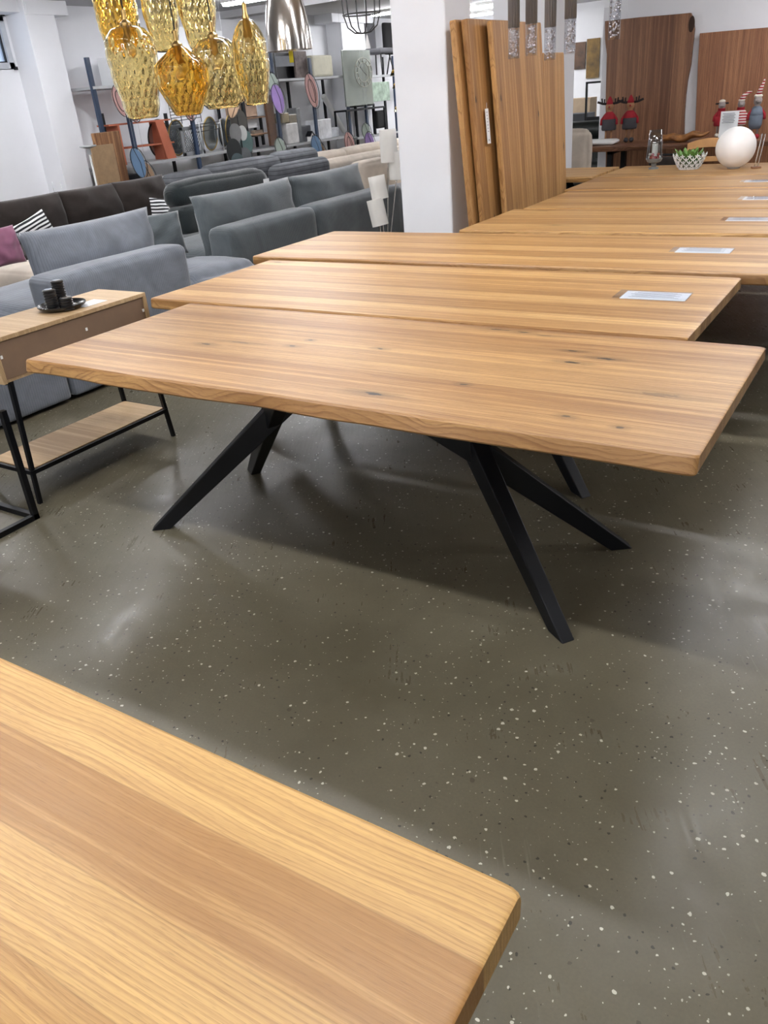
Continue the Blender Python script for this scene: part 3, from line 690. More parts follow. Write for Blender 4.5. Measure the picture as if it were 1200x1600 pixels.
part_rbox(t, 'backrest', (-8.95, 12.76, 0.3), (-8.62, 15.0, 0.76), BEIGEFAB, 0.09, 0.01, 0.004)
part_rbox(t, 'base', (-8.95, 11.1, 0.03), (-7.7, 15.0, 0.38), BEIGEFAB, 0.05)
part_rbox(t, 'back_cushion', (-8.61, 11.15, 0.36), (-8.35, 15.0, 0.66), BEIGEFAB, 0.10, 0.01, 0.01)
part_rbox(t, 'seat_cushion', (-8.34, 11.15, 0.36), (-7.65, 15.0, 0.52), GREYFAB2, 0.07, 0.02, 0.01)
t = thing('beige_armchair', (-6.1, 9.9, 0), 'beige armchair just behind the right end of the slate sofa', 'armchair')
part_rbox(t, 'backrest', (-6.55, 9.6, 0.1), (-6.3, 10.4, 0.78), BEIGEFAB, 0.09, 0.02)
part_rbox(t, 'armrest', (-6.3, 10.15, 0.1), (-5.6, 10.4, 0.62), BEIGEFAB, 0.09, 0.02)
part_rbox(t, 'seat', (-6.3, 9.6, 0.1), (-5.6, 10.14, 0.44), BEIGEFAB, 0.08, 0.02)
MB().span((-0.4, -0.25, 0), (0.4, 0.4, 0.11)).build('base', BLACKM, t)
t = thing('dark_ottoman', (-4.9, 8.5, 0), 'dark grey seat block between the floor lamp and the pillar', 'ottoman')
part_rbox(t, 'seat', (-5.4, 8.1, 0.04), (-4.4, 9.0, 0.60), GREYFAB2, 0.08, 0.02)
MB().span((-0.45, -0.35, 0), (0.45, 0.4, 0.05)).build('base', BLACKM, t)

# ------------------------------------------------------------------ multi shade floor lamp
t = thing('floor_lamp', (-3.88, 6.2, 0), 'floor lamp with four white drum shades left of the pillar', 'floor lamp')
MB().lathe([(0.001, 0), (0.15, 0), (0.15, 0.02), (0.02, 0.03), (0.001, 0.03)], 32).build('base', CHROME, t, smooth='auto')
SHADE = NT('white lamp shade fabric'); SHADE.b.inputs['Base Color'].default_value = lin((240, 238, 234)); SHADE.b.inputs['Roughness'].default_value = 0.9
_o, _x, _y, _z = SHADE.coords(); SHADE.bump(SHADE.noise(_o, 220.0), 0.15, 0.001)
_tl = SHADE.node('ShaderNodeBsdfTranslucent'); _tl.inputs[0].default_value = lin((246, 244, 240)); _mx = SHADE.node('ShaderNodeMixShader'); _mx.inputs[0].default_value = 0.45
SHADE.link(SHADE.b.outputs[0], _mx.inputs[1]); SHADE.link(_tl.outputs[0], _mx.inputs[2]); SHADE.link(_mx.outputs[0], SHADE.n['Material Output'].inputs[0]); SHADE = SHADE.m
for (cx, cy, wpx, hpx, tilt, Yd) in ((607, 228, 27, 48, 0.0, 6.2), (622, 258, 30, 42, 0.0, 6.25), (591, 293, 27, 36, -0.12, 6.1), (590, 332, 27, 42, -0.16, 6.05)):
    c = atY(cx, cy, Yd); dist = (c-CAM).length; s = dist/F_PX
    rr, hh_ = wpx*s/2*0.9, hpx*s*0.88
    mb = MB().lathe([(rr, -hh_/2), (rr, hh_/2), (rr-0.003, hh_/2), (rr-0.003, -hh_/2)], 36, cap=False); mb.f += [(3*36+k, 3*36+(k+1) % 36, (k+1) % 36, k) for k in range(36)]
    o = mb.build('lamp_shade', SHADE, t, smooth='auto', loc=c-Vector(t.location)); o.rotation_euler = (0, tilt*1.2, 0)
    MB().lathe([(0.001, -0.02), (rr*0.97, -0.02), (rr*0.97, -0.018), (0.001, -0.018)], 24).build('diffuser_disc', WHITEP, o, loc=(0, 0, hh_*0.4))
    e_ = c-Vector(t.location)
    MB().tube([(0.02*(e_.x > 0)-0.01, 0, 0.02), (e_.x*0.25, e_.y*0.3, e_.z*0.45), (e_.x*0.8, e_.y*0.8, e_.z-hh_*0.7), (e_.x, e_.y, e_.z)], 0.006, 8).build('stem', CHROME, t, smooth=True)

# ------------------------------------------------------------------ leaning boards
def board(name, Ytop0, Ytop1, xt, xb, zt, T, label, mat, seed, group='oak boards leaning by the pillar'):
    W = Ytop1-Ytop0; L = math.hypot(zt, xt-xb)
    ax = Vector((xt-xb, 0, zt)); M = frame(((xt+xb)/2, (Ytop0+Ytop1)/2, zt/2), ax, (0, 1, 0))
    # local z of frame = ax x y
    m = slab_mesh(L, W, T, 0.004, seed, under=0.006)
    o = m.build(name, mat, smooth='auto', matrix=M, angle=28)
    # make finished face look towards +X
    if (M.to_3x3() @ Vector((0, 0, 1))).x < 0:
        o.matrix_world = frame(((xt+xb)/2, (Ytop0+Ytop1)/2, zt/2), ax, (0, -1, 0))
    return tag(o, label, 'board', group)
board('oak_board', 6.22, 7.17, -2.86, -2.70, 1.985, 0.045, 'broad oak board in front, leaning upright beside the white pillar', OAK_P, 51)
board('oak_board', 5.99, 6.9, -2.945, -2.785, 2.0, 0.05, 'oak board with the hanging price label, second from the pillar', OAK_P, 57)
board('oak_board', 5.93, 6.85, -3.01, -2.85, 2.0, 0.05, 'rearmost oak board leaning closest to the pillar', OAK_P, 59)
board('oak_board', 7.19, 7.68, -2.85, -2.765, 1.77, 0.045, 'shorter oak board standing farthest right of the leaning boards', OAK_P, 63)
P_ = atX(762, 195, -2.868)
o = thing('hanging_label', P_, 'white price label hanging on the leaning oak board', 'label')
o.rotation_euler = (0, -0.08, 0)
MB().span((0, -0.028, -0.13), (0.002, 0.028, 0.11)).build('card', PAPER, o)
m = MB()
for k in range(7): m.span((0.0022, -0.012, 0.085-k*0.022), (0.0026, 0.012-0.004*(k % 2), 0.088-k*0.022))
m.span((0.0022, -0.006, -0.11), (0.0026, 0.006, -0.10)).build('printed_text', INK, o)
MB().tube([(0.001, 0, 0.10), (0.001, 0.01, 0.15)], 0.0012, 6).build('string', PAPER, o)

# ------------------------------------------------------------------ acacia slabs on the partition
def traced_slab(name, pts, Y, T, mat, label):
    W3 = [atY(x, y, Y) for x, y in pts]; W3 = [Vector((p.x, Y, max(0.0, p.z))) for p in W3]
    c = sum(W3, Vector((0, 0, 0)))/len(W3)
    # local X = world Z (grain upright), local Y = -world X, local Z = -world Y
    M = frame(c, (0, 0, 1), (1, 0, 0)); inv = M.inverted()
    poly = [((inv @ p).x, (inv @ p).y) for p in W3]
    o = MB().prism(poly, T).build(name, mat, matrix=M, bevel=0.008)
    return tag(o, label, 'wood slab', 'live edge slabs on the rear wall')
traced_slab('wood_slab', [(946, 33), (1000, 27), (1060, 22), (1080, 20), (1084, 30), (1086, 45), (1083, 70), (1080, 100), (1075, 125), (1072, 150), (1070, 180), (1069, 215), (1068, 265), (1068, 330), (948, 340), (947, 260), (948, 215), (947, 160), (948, 120), (949, 85), (946, 60)], 12.06, 0.06, WALNUT, 'tall dark live edge slab behind the two reindeer figures')
traced_slab('wood_slab', [(1094, 52), (1150, 47), (1260, 38), (1262, 330), (1082, 340), (1084, 260), (1087, 200), (1089, 150), (1091, 100)], 12.06, 0.06, WALNUT_R, 'reddish live edge slab behind the three plush figures')
MB_k = MB()
kp = atY(1080, 38, 12.02); tag(None or MB().ball((0, 0, 0), 0.05, 10, (0.8, 0.25, 1.9)).build('slab_knot', plain('dark bark knot', (58, 38, 26), 0.8), smooth=True, loc=(kp.x, 12.035, kp.z)), None)
_kn = bpy.data.objects['slab_knot']; _sl = [o for o in bpy.data.objects if o.name == 'wood_slab'][0]
_mw = _kn.matrix_basis.copy(); _kn.parent = _sl; _kn.matrix_parent_inverse = _sl.matrix_basis.inverted()

# ------------------------------------------------------------------ desk in front of the slabs
DZ = 0.76
dL = atZ(895, 236, DZ); dR = atZ(1260, 215, DZ)
DY0, DY1 = 10.9, 11.75
t = thing('live_edge_table', (-1.9, (DY0+DY1)/2, 0), 'dark live edge dining table in front of the rear wall slabs', 'table')
slab_mesh(4.6, DY1-DY0, 0.06, 0.02, 71, under=0.02).build('tabletop', WALNUT, t, smooth='auto', loc=(0, 0, DZ), angle=28)
for lx in (-1.55, 1.6):
    m = MB()
    m.span((lx-0.03, -0.33, 0), (lx+0.03, -0.25, 0.70)).span((lx-0.03, 0.25, 0), (lx+0.03, 0.33, 0.70)).span((lx-0.03, -0.33, 0), (lx+0.03, 0.33, 0.04)).span((lx-0.03, -0.33, 0.66), (lx+0.03, 0.33, 0.70))
    m.build('leg', BLACKM, t)

# reindeer and plush figures
RED = plain('red knitted wool', (150, 28, 40), 0.9, bump=0.3); DARKG = plain('charcoal felt', (62, 60, 64), 0.9); TAN = plain('tan plush', (158, 116, 84), 0.95, bump=0.3)
FLEECE = plain('cream fleece', (226, 218, 204), 0.95, bump=0.4); ANT = plain('dark antler felt', (34, 26, 26), 0.9); DENIM = plain('grey blue denim', (108, 118, 132), 0.9)
GREYP = plain('grey plush', (150, 140, 136), 0.9); RW = stripes('red white stripes', (225, 215, 210), (165, 36, 48), 0.03, 'z')
def figure(px, py, H, label, kind, lean=0.0):
    P_ = atZ(px, py, DZ)
    if P_.y > DY1-0.1: P_ = atY(px, py, DY1-0.12)
    if P_.y < DY0+0.1: P_ = atY(px, py, DY0+0.15)
    t = thing('plush_reindeer' if kind[0] == 'r' else 'plush_figure', (P_.x, P_.y, DZ), label, 'plush figure', 0.25)
    s = H/0.62
    leg = MB()
    for sx in (-1, 1): leg.tube([(sx*0.035*s, 0, 0.04*s), (sx*0.035*s, 0, 0.22*s)], 0.014*s, 10)
    body = {'r1': RED, 'r2': RED, 's1': RED, 's2': RW, 's3': DENIM}[kind]
    # body: one continuous skin from hips to head
    prof = [(0.001, 0.19), (0.055, 0.195), (0.075, 0.24), (0.072, 0.30), (0.055, 0.36), (0.032, 0.385), (0.03, 0.395), (0.048, 0.42), (0.052, 0.455), (0.040, 0.49), (0.001, 0.505)]
    skin = TAN if kind[0] == 'r' else GREYP
    bm_ = MB().lathe([(r*s, z*s) for r, z in prof], 20)
    bm_.v += leg.v[:0]; k0 = len(bm_.v); bm_.v += leg.v; bm_.f += [tuple(i+k0 for i in f) for f in leg.f]
    bm_.ball((0, -0.055*s, 0.44*s), 0.030*s, 8, (1, 1.3, 0.8))
    bm_.build('body', skin, t, smooth=True)
    MB().lathe([(r*s*1.08, z*s) for r, z in ((0.06, 0.265), (0.074, 0.28), (0.072, 0.31), (0.058, 0.36), (0.036, 0.385))], 20).build('sweater', body, t, smooth=True)
    if kind != 's3':
        MB().lathe([(r*s*1.05, z*s) for r, z in ((0.084, 0.16), (0.092, 0.18), (0.086, 0.29), (0.06, 0.305))], 20).build('skirt', DARKG if kind[0] == 'r' else body, t, smooth=True)
    else:
        MB().lathe([(r*s*1.05, z*s) for r, z in ((0.06, 0.12), (0.078, 0.17), (0.08, 0.27), (0.06, 0.30))], 20).build('overalls', DENIM, t, smooth=True)
    for sx in (-1, 1):
        MB().tube([(sx*0.05*s, 0, 0.35*s), (sx*0.095*s, -0.01*s, 0.29*s), (sx*0.10*s, -0.03*s, 0.23*s)], 0.018*s, 10).build('arm', body if kind != 's3' else RED, t, smooth=True)
        MB().ball((sx*0.036*s, -0.02*s, 0.030*s), 0.035*s, 10, (0.9, 1.5, 0.85)).build('boot', DARKG if kind[0] == 'r' else (RED if kind == 's3' else FLEECE), t, smooth=True)
    if kind[0] == 'r':
        for sx in (-1, 1):
            m = MB().tube([(sx*0.035*s, 0, 0.48*s), (sx*0.09*s, 0, 0.485*s), (sx*0.16*s, 0, 0.51*s)], 0.014*s, 8)
            m.tube([(sx*0.07*s, 0, 0.485*s), (sx*0.07*s, 0, 0.54*s)], 0.009*s, 8).tube([(sx*0.095*s, 0, 0.49*s), (sx*0.105*s, 0, 0.55*s)], 0.009*s, 8)
            m.build('antler', ANT, t, smooth=True)
        MB().ball((0, -0.098*s, 0.445*s), 0.011*s, 8).build('nose', RED, t, smooth=True)
        MB().lathe([(0.046*s, 0.475*s), (0.040*s, 0.50*s), (0.025*s, 0.54*s), (0.008*s, 0.565*s), (0.001, 0.57*s)], 16).build('cap', RED, t, smooth=True)
    elif kind == 's1':
        MB().ball((0, 0, 0.50*s), 0.042*s, 10, (1.1, 1, 0.6)).build('fleece_hair', FLEECE, t, smooth=True)
        for sx in (-1, 1): MB().ball((sx*0.065*s, 0, 0.47*s), 0.022*s, 8, (1.5, 0.6, 0.6)).build('ear', ANT, t, smooth=True)
        MB().lathe([(0.05*s, 0.375*s), (0.056*s, 0.39*s), (0.05*s, 0.405*s)], 16).build('scarf', RED, t, smooth=True)
    elif kind == 's2':
        MB().ball((0, 0, 0.50*s), 0.044*s, 10, (1.1, 1, 0.5)).build('fleece_hair', FLEECE, t, smooth=True)
        MB().tube([(0, 0, 0.50*s), (0.03*s, 0, 0.56*s), (0.08*s, 0, 0.595*s), (0.13*s, 0, 0.60*s)], [0.042*s, 0.03*s, 0.02*s, 0.008*s], 12).build('cap', RW, t, smooth=True)
        MB().lathe([(0.05*s, 0.375*s), (0.058*s, 0.39*s), (0.05*s, 0.405*s)], 16).build('scarf', RED, t, smooth=True)
    else:
        MB().ball((0, 0, 0.50*s), 0.045*s, 10, (1.15, 1, 0.6)).build('fleece_hair', FLEECE, t, smooth=True)
        MB().tube([(0, 0, 0.51*s), (0.02*s, 0, 0.58*s), (0.045*s, 0, 0.66*s), (0.05*s, 0, 0.70*s)], [0.035*s, 0.024*s, 0.012*s, 0.004*s], 12).build('cap', RW, t, smooth=True)
    return t
figure(950, 224, 0.60, 'left plush reindeer with red cap and plaid coat on the dark table', 'r1')
figure(982, 222, 0.60, 'right plush reindeer in red shawl and charcoal skirt on the dark table', 'r2')
figure(1123, 214, 0.50, 'plush sheep with red scarf behind the white menu stand', 's1')
figure(1153, 210, 0.50, 'plush sheep in red and white striped clothes behind the globe lamp', 's2')
figure(1177, 217, 0.56, 'plush figure in grey dungarees with a tall pointed cap, rightmost', 's3')

# driftwood bowl
P_ = atY(1060, 215, DY0+0.28)
m = MB(); pts = []; 
vs = []; nn_, mm_ = 26, 14
for i in range(nn_+1):
    u = i/nn_; x = (u-0.5)*0.72; w_ = 0.02+0.12*math.sin(PI*u)**0.6; zc = 0.045+0.05*abs(u-0.5)*2+0.015*math.sin(u*19)
    for j in range(mm_):
        a = 2*PI*j/mm_; rad = 1+0.25*noise.noise(Vector((u*6, math.cos(a)*1.3, math.sin(a)*1.3)))
        vs.append((x, w_*math.cos(a)*rad, max(0.0, zc+0.5*w_*math.sin(a)*rad*(0.55 if math.sin(a) > 0 else 0.7))))
fs = [(i*mm_+j, i*mm_+(j+1) % mm_, (i+1)*mm_+(j+1) % mm_, (i+1)*mm_+j) for i in range(nn_) for j in range(mm_)]+[tuple(range(mm_)), tuple(nn_*mm_+j for j in range(mm_))]
o = m.add(vs, fs).build('driftwood', plain('golden brown root wood', (150, 100, 52), 0.6, var=0.35, scale=14, bump=0.4), smooth=True, loc=(P_.x, P_.y, DZ)); tag(o, 'long gnarled piece of root wood lying on the dark table', 'wooden ornament')
# white sign on stand
P_ = atY(1136, 213, DY0+0.06)
t = thing('table_sign', (P_.x, P_.y, DZ), 'upright white price sign standing on the dark table', 'sign')
MB().box((0, 0.02, 0.17), (0.20, 0.004, 0.30), Matrix.Rotation(-0.1, 3, 'X')).build('card', PAPER, t)
MB().span((-0.1, -0.05, 0), (0.1, 0.08, 0.012)).build('foot', WHITEP, t)
m = MB()
for k in range(7): m.box((-0.01+0.01*(k % 2), 0.0145+0.0028*k-0.012, 0.20+k*0.016), (0.13, 0.002, 0.005), Matrix.Rotation(-0.1, 3, 'X'))
m.build('printed_text', INK, t)
# folded cloth on the desk's left end
P_ = atZ(918, 232, DZ); P_.y = 11.2
tag(MB().rbox((0, 0, 0.03), (0.55, 0.3, 0.05), 0.02, 0.01, 8, 0.01, 3).build('folded_cloth', WHITEP, smooth=True, loc=(-3.72, 11.25, DZ+0.003)), 'white folded cloth on the left end of the dark table', 'cloth')

# ------------------------------------------------------------------ things on the last oak table
TZ = 0.7605
GL = glass('clear glass', (244, 248, 250))
P_ = atZ(1021, 264, TZ)
t = thing('hurricane_lantern', (P_.x, P_.y, TZ), 'glass hurricane lantern with white candle and red berries', 'lantern')
MB().lathe([(0.001, 0), (0.045, 0), (0.045, 0.012), (0.022, 0.02), (0.022, 0.05), (0.06, 0.062), (0.075, 0.09), (0.072, 0.092), (0.001, 0.07)], 32).build('foot', plain('grey smoked base', (112, 116, 118), 0.3), t, smooth='auto')
MB().lathe([(0.074, 0.09), (0.066, 0.2), (0.055, 0.33), (0.053, 0.33), (0.064, 0.2), (0.072, 0.09)], 32, cap=False).build('glass_shade', thin_glass('lantern glass', (232, 236, 238), 0.35), t, smooth=True)
MB().lathe([(0.001, 0.075), (0.027, 0.075), (0.027, 0.215), (0.001, 0.212)], 24).build('candle', plain('candle wax', (245, 240, 228), 0.5), t, smooth='auto')
for k in range(16):
    a = k*2.4; r_ = 0.045 if k < 11 else 0.04; z = 0.10 if k < 11 else 0.125
    MB().ball((r_*math.cos(a), r_*math.sin(a), z), 0.014, 8).build('berry', plain('red berry', (170, 24, 34), 0.25) if k % 4 else FLEECE, t, smooth=True)
P_ = atZ(1076, 264, TZ)
t = thing('flower_bowl', (P_.x, P_.y, TZ), 'openwork white star flower bowl filled with green plants', 'bowl')
m = MB()
for i in range(5):
    zz = 0.008+0.026*i; rr = 0.085+0.055*(i/4)**0.8; nk = 14
    for k in range(nk):
        a = 2*PI*(k+0.5*(i % 2))/nk; c = Vector((rr*math.cos(a), rr*math.sin(a), zz))
        ta = Vector((-math.sin(a), math.cos(a), 0)); tb = Vector((0.35*math.cos(a), 0.35*math.sin(a), 0.93))
        for q in range(5):
            b = q*2*PI/5+0.3; d = ta*math.cos(b)+tb*math.sin(b); n_ = ta.cross(tb)
            m.tube([c, c+d*0.013, c+d*0.024], [0.003, 0.0055, 0.001], 5)
m.lathe([(0.001, 0), (0.08, 0), (0.083, 0.006), (0.001, 0.006)], 28)
m.build('bowl', plain('white enamel', (240, 242, 244), 0.3), t, smooth=True)
for k in range(26):
    a = k*2.399; r_ = 0.105*math.sqrt((k+0.5)/26); L_ = 0.05+0.02*((k*7) % 3)
    c = Vector((r_*math.cos(a), r_*math.sin(a), 0.10)); d = Vector((math.cos(a)*0.5, math.sin(a)*0.5, 0.7)).normalized()
    M_ = frame(c+d*L_/2, d, Vector((-math.sin(a), math.cos(a), 0)))
    MB().prism([(-L_/2, 0), (-L_*0.2, 0.016), (L_*0.25, 0.013), (L_/2, 0), (L_*0.25, -0.013), (-L_*0.2, -0.016)], 0.002, M_).build('leaf', plain('fresh green leaf', (104, 146, 70), 0.5), t)
MB().lathe([(0.001, 0.006), (0.075, 0.008), (0.11, 0.09), (0.001, 0.10)], 24).build('foliage_mound', plain('dark green moss', (50, 74, 36), 0.9, bump=0.5), t, smooth=True)
P_ = atZ(1146, 263, TZ)
t = thing('globe_lamp', (P_.x, P_.y, TZ), 'round white glass globe lamp on the far oak table', 'lamp')
GLOBE = plain('opal white glass', (250, 250, 248), 0.4, var=0.0); _g = GLOBE.node_tree.nodes['Principled BSDF']; _g.inputs['Subsurface Weight'].default_value = 1.0; _g.inputs['Subsurface Radius'].default_value = (1, 1, 1); _g.inputs['Subsurface Scale'].default_value = 0.25
MB().ball((0, 0, 0.168), 0.165, 24).build('globe', GLOBE, t, smooth=True)
MB().lathe([(0.001, 0), (0.05, 0), (0.055, 0.012), (0.001, 0.012)], 28).build('base', GALV, t, smooth='auto')
P_ = atZ(1181, 263, TZ)
t = thing('acrylic_column', (P_.x, P_.y, TZ), 'slim clear glass column right of the globe lamp', 'ornament', 0.4)
MB().beam((0, 0, 0.015), (0.03, 0, 0.27), (1, 0, 0), (0, 1, 0), (0.014, 0.014), (0.014, 0.014)).build('column', GL, t, bevel=0.002)
MB().span((-0.035, -0.03, 0), (0.035, 0.03, 0.015)).build('foot', plain('brown wood block', (130, 92, 66), 0.5), t)

# chair behind the last table
P_ = atY(1103, 262, 9.0)
t = thing('bentwood_chair', (P_.x+0.07, 8.95, -0.0), 'light wooden chair with curved slatted back behind the globe lamp', 'chair')
CHW = plain('honey beech wood', (196, 148, 96), 0.45, var=0.1)
MB().rbox((0, 0.1, 0.45), (0.44, 0.42, 0.04), 0.018).build('seat', CHW, t, smooth=True)
for sx in (-1, 1):
    MB().tube([(sx*0.21, -0.04, 0), (sx*0.205, -0.06, 0.45), (sx*0.215, -0.1, 0.88)], [0.017, 0.02, 0.016], 10).build('leg', CHW, t, smooth=True)
    MB().tube([(sx*0.19, 0.28, 0), (sx*0.19, 0.27, 0.44)], 0.018, 10).build('leg', CHW, t, smooth=True)
for zc, hh_ in ((0.885, 0.08), (0.775, 0.045)):
    vs = []; fs = []
    for i in range(13):
        u = -1+i/6; x = u*0.23; y = -0.10-0.035*(1-u*u)
        zz = zc+(0.035*(1-u*u) if hh_ > 0.06 else -0.0)
        hv = hh_*(0.75+0.25*(1-u*u)) if hh_ > 0.06 else hh_
        for (dy, dz) in ((-0.01, -hv/2), (0.01, -hv/2), (0.01, hv/2), (-0.01, hv/2)): vs.append((x, y+dy, zz+dz))
    fs = [(i*4+k, i*4+(k+1) % 4, (i+1)*4+(k+1) % 4, (i+1)*4+k) for i in range(12) for k in range(4)]+[(3, 2, 1, 0), (48, 49, 50, 51)]
    MB().add(vs, fs).build('back_slat', CHW, t, bevel=0.003)
# second, dark metal chair
P_ = atY(1045, 255, 9.6)
t = thing('dark_metal_chair', (P_.x, 9.9, 0), 'dark chair with a rounded tube back under the live edge table', 'chair')
MB().tube([(-0.28, 0, 0.45), (-0.28, 0, 0.68), (-0.2, 0, 0.73), (0.2, 0, 0.73), (0.28, 0, 0.68), (0.28, 0, 0.45)], 0.012, 8).build('back_frame', BLACKM, t, smooth=True)
MB().rbox((0, 0.22, 0.44), (0.56, 0.46, 0.07), 0.03).build('seat', BROWNFAB, t, smooth=True)
MB().rbox((0, 0.0, 0.60), (0.50, 0.05, 0.22), 0.02).build('backrest', BROWNFAB, t, smooth=True)
for sx in (-1, 1):
    for yy in (0, 0.42): MB().tube([(sx*0.26, yy, 0), (sx*0.26, yy, 0.45)], 0.012, 8).build('leg', BLACKM, t, smooth=True)

# ------------------------------------------------------------------ amber pendants
AMB = glass('amber smoked glass', (253, 238, 192), 0.02, 1.42)
AMB2 = glass('deep amber glass', (252, 222, 140), 0.02, 1.42)
BRASS = plain('antique brass', (176, 146, 92), 0.3, 1.0)
CORD = plain('black textile cord', (14, 14, 15), 0.8)
BULB = plain('bulb glass', (250, 244, 226), 0.1, var=0.0, trans=0.7)
def pendant(cx, ytop, ybot, wpx, shape, mat, label, Yd=3.0):
    top = atY(cx, ytop, Yd); bot = atY(cx, ybot, Yd); s = (top-CAM).length/F_PX
    cxyz = (top+bot)/2; H = (ybot-ytop)*s*0.985; R_ = wpx*s/2*0.97
    t = thing('pendant_lamp', (cxyz.x, cxyz.y, cxyz.z-H/2), label, 'pendant lamp', group='amber glass pendants')
    N = len(shape); prof = []; M_ = 40
    def rad(u):
        for (a, ra), (b, rb) in zip(shape, shape[1:]):
            if a <= u <= b:
                k = (u-a)/(b-a); return ra+(rb-ra)*(3*k*k-2*k*k*k if abs(rb-ra) < 0.25 else k)
        return shape[-1][1]
    outer = [(R_*rad(i/M_), H*i/M_) for i in range(M_+1)]
    rows = H/0.030; nk = 18
    def mod(th, i, z):
        u = z/H; row = z/0.042; amp = 0.022 if 0.06 < u < 0.86 else 0.0
        return 1+amp*math.cos(nk*th+PI*math.floor(row))*abs(math.sin(PI*row))**0.6
    n = 96; mb = MB(); mb.lathe(outer, n, mod=mod, cap=False); k0 = len(mb.v)
    inner = [(max(0.004, r-0.006), z) for r, z in outer]; mb.lathe(inner, n, cap=False)
    mb.f += [(k, (k+1) % n, k0+(k+1) % n, k0+k) for k in range(n)]
    a = M_*n; mb.f += [(a+k, a+(k+1) % n, k0+a+(k+1) % n, k0+a+k) for k in range(n)]
    mb.build('glass_shade', mat, t, smooth=True)
    rt = R_*shape[-1][1]
    MB().lathe([(0.001, H-0.002), (rt*1.02, H-0.002), (rt*1.02, H+0.006), (0.010, H+0.018), (0.009, H+0.055), (0.004, H+0.06), (0.001, H+0.06)], 24).build('cap', BRASS, t, smooth='auto')
    so = MB().lathe([(0.001, H-0.07), (0.016, H-0.07), (0.016, H-0.002), (0.001, H-0.002)], 20).build('socket', BRASS, t, smooth='auto')
    MB().ball((0, 0, H-0.10), 0.026, 12, (1, 1, 1.25)).build('bulb', BULB, t, smooth=True)
    zc = CEIL-(cxyz.z-H/2)
    MB().tube([(0, 0, H+0.055), (0, 0, zc)], 0.003, 8).build('cord', CORD, t)
    MB().lathe([(0.001, zc-0.02), (0.05, zc-0.02), (0.05, zc), (0.001, zc)], 24).build('ceiling_rose', BRASS, t, smooth='auto')
    return t
barrel = [(0, 0.55), (0.02, 0.64), (0.15, 0.74), (0.5, 0.94), (0.7, 1.0), (0.85, 0.94), (0.95, 0.68), (1.0, 0.22)]
cyl_ = [(0, 0.5), (0.03, 0.62), (0.12, 0.84), (0.3, 0.97), (0.6, 1.0), (0.85, 0.9), (0.95, 0.6), (1.0, 0.2)]
diamond = [(0, 0.46), (0.02, 0.52), (0.36, 0.90), (0.44, 0.98), (0.70, 1.0), (0.76, 0.92), (0.93, 0.40), (1.0, 0.2)]
drum = [(0, 0.58), (0.03, 0.66), (0.10, 0.90), (0.35, 1.0), (0.65, 0.98), (0.84, 0.86), (0.95, 0.58), (1.0, 0.2)]
tall = [(0, 0.60), (0.02, 0.66), (0.35, 0.93), (0.45, 1.0), (0.74, 0.96), (0.90, 0.66), (0.97, 0.40), (1.0, 0.2)]
pendant(211, 56, 168, 68, barrel, AMB, 'barrel shaped amber glass pendant, leftmost of the lower row', 3.0)
pendant(286, 84, 168, 73, diamond, AMB2, 'deep amber diamond shaped pendant, second in the lower row', 2.95)
pendant(341, 70, 157, 72, drum, AMB, 'squat drum shaped amber glass pendant, third in the lower row', 3.15)
pendant(393, 45, 149, 49, tall, AMB, 'slender tapered amber glass pendant, rightmost of the lower row', 3.1)
pendant(181, -35, 62, 55, cyl_, AMB2, 'amber cylinder pendant cut by the top edge, leftmost of the upper row', 3.25)
pendant(250, -35, 62, 47, tall, AMB, 'amber pendant cut by the top edge, middle of the upper row', 3.3)
pendant(307, -40, 58, 54, barrel, AMB, 'amber pendant cut by the top edge, rightmost of the upper row', 3.35)

# silver dome
top = atY(452, -6, 4.5); bot = atY(453, 79, 4.5); s = (bot-CAM).length/F_PX; R_ = 31*s; H = 86*s
t = thing('dome_pendant', bot, 'brushed silver dome pendant lamp with a yellow tag', 'pendant lamp')
prof = [(R_, 0), (R_*0.99, H*0.1), (R_*0.95, H*0.3), (R_*0.86, H*0.52), (R_*0.72, H*0.74), (R_*0.56, H*0.92), (R_*0.45, H), (R_*0.25, H*1.02), (0.02, H*1.02)]
pin = [(max(0.012, r-0.004), z) for r, z in prof][::-1]
MB().lathe(prof+[(0.012, H*1.0)]+pin[1:]+[(R_, 0)], 64, cap=False).build('shade', CHROME, t, smooth='auto', angle=60)
MB().ball((0, 0, H*0.4), 0.035, 12).build('bulb', BULB, t, smooth=True)
MB().tube([(0, 0, H*1.0), (0, 0, CEIL-bot.z)], 0.004, 8).build('cord', CORD, t)
MB().tube([(0.02, -0.02, H*0.3), (0.02, -0.02, -0.02)], 0.001, 6).span((0.005, -0.022, -0.065), (0.035, -0.02, -0.005)).build('tag', plain('yellow card', (222, 208, 40), 0.6), t)
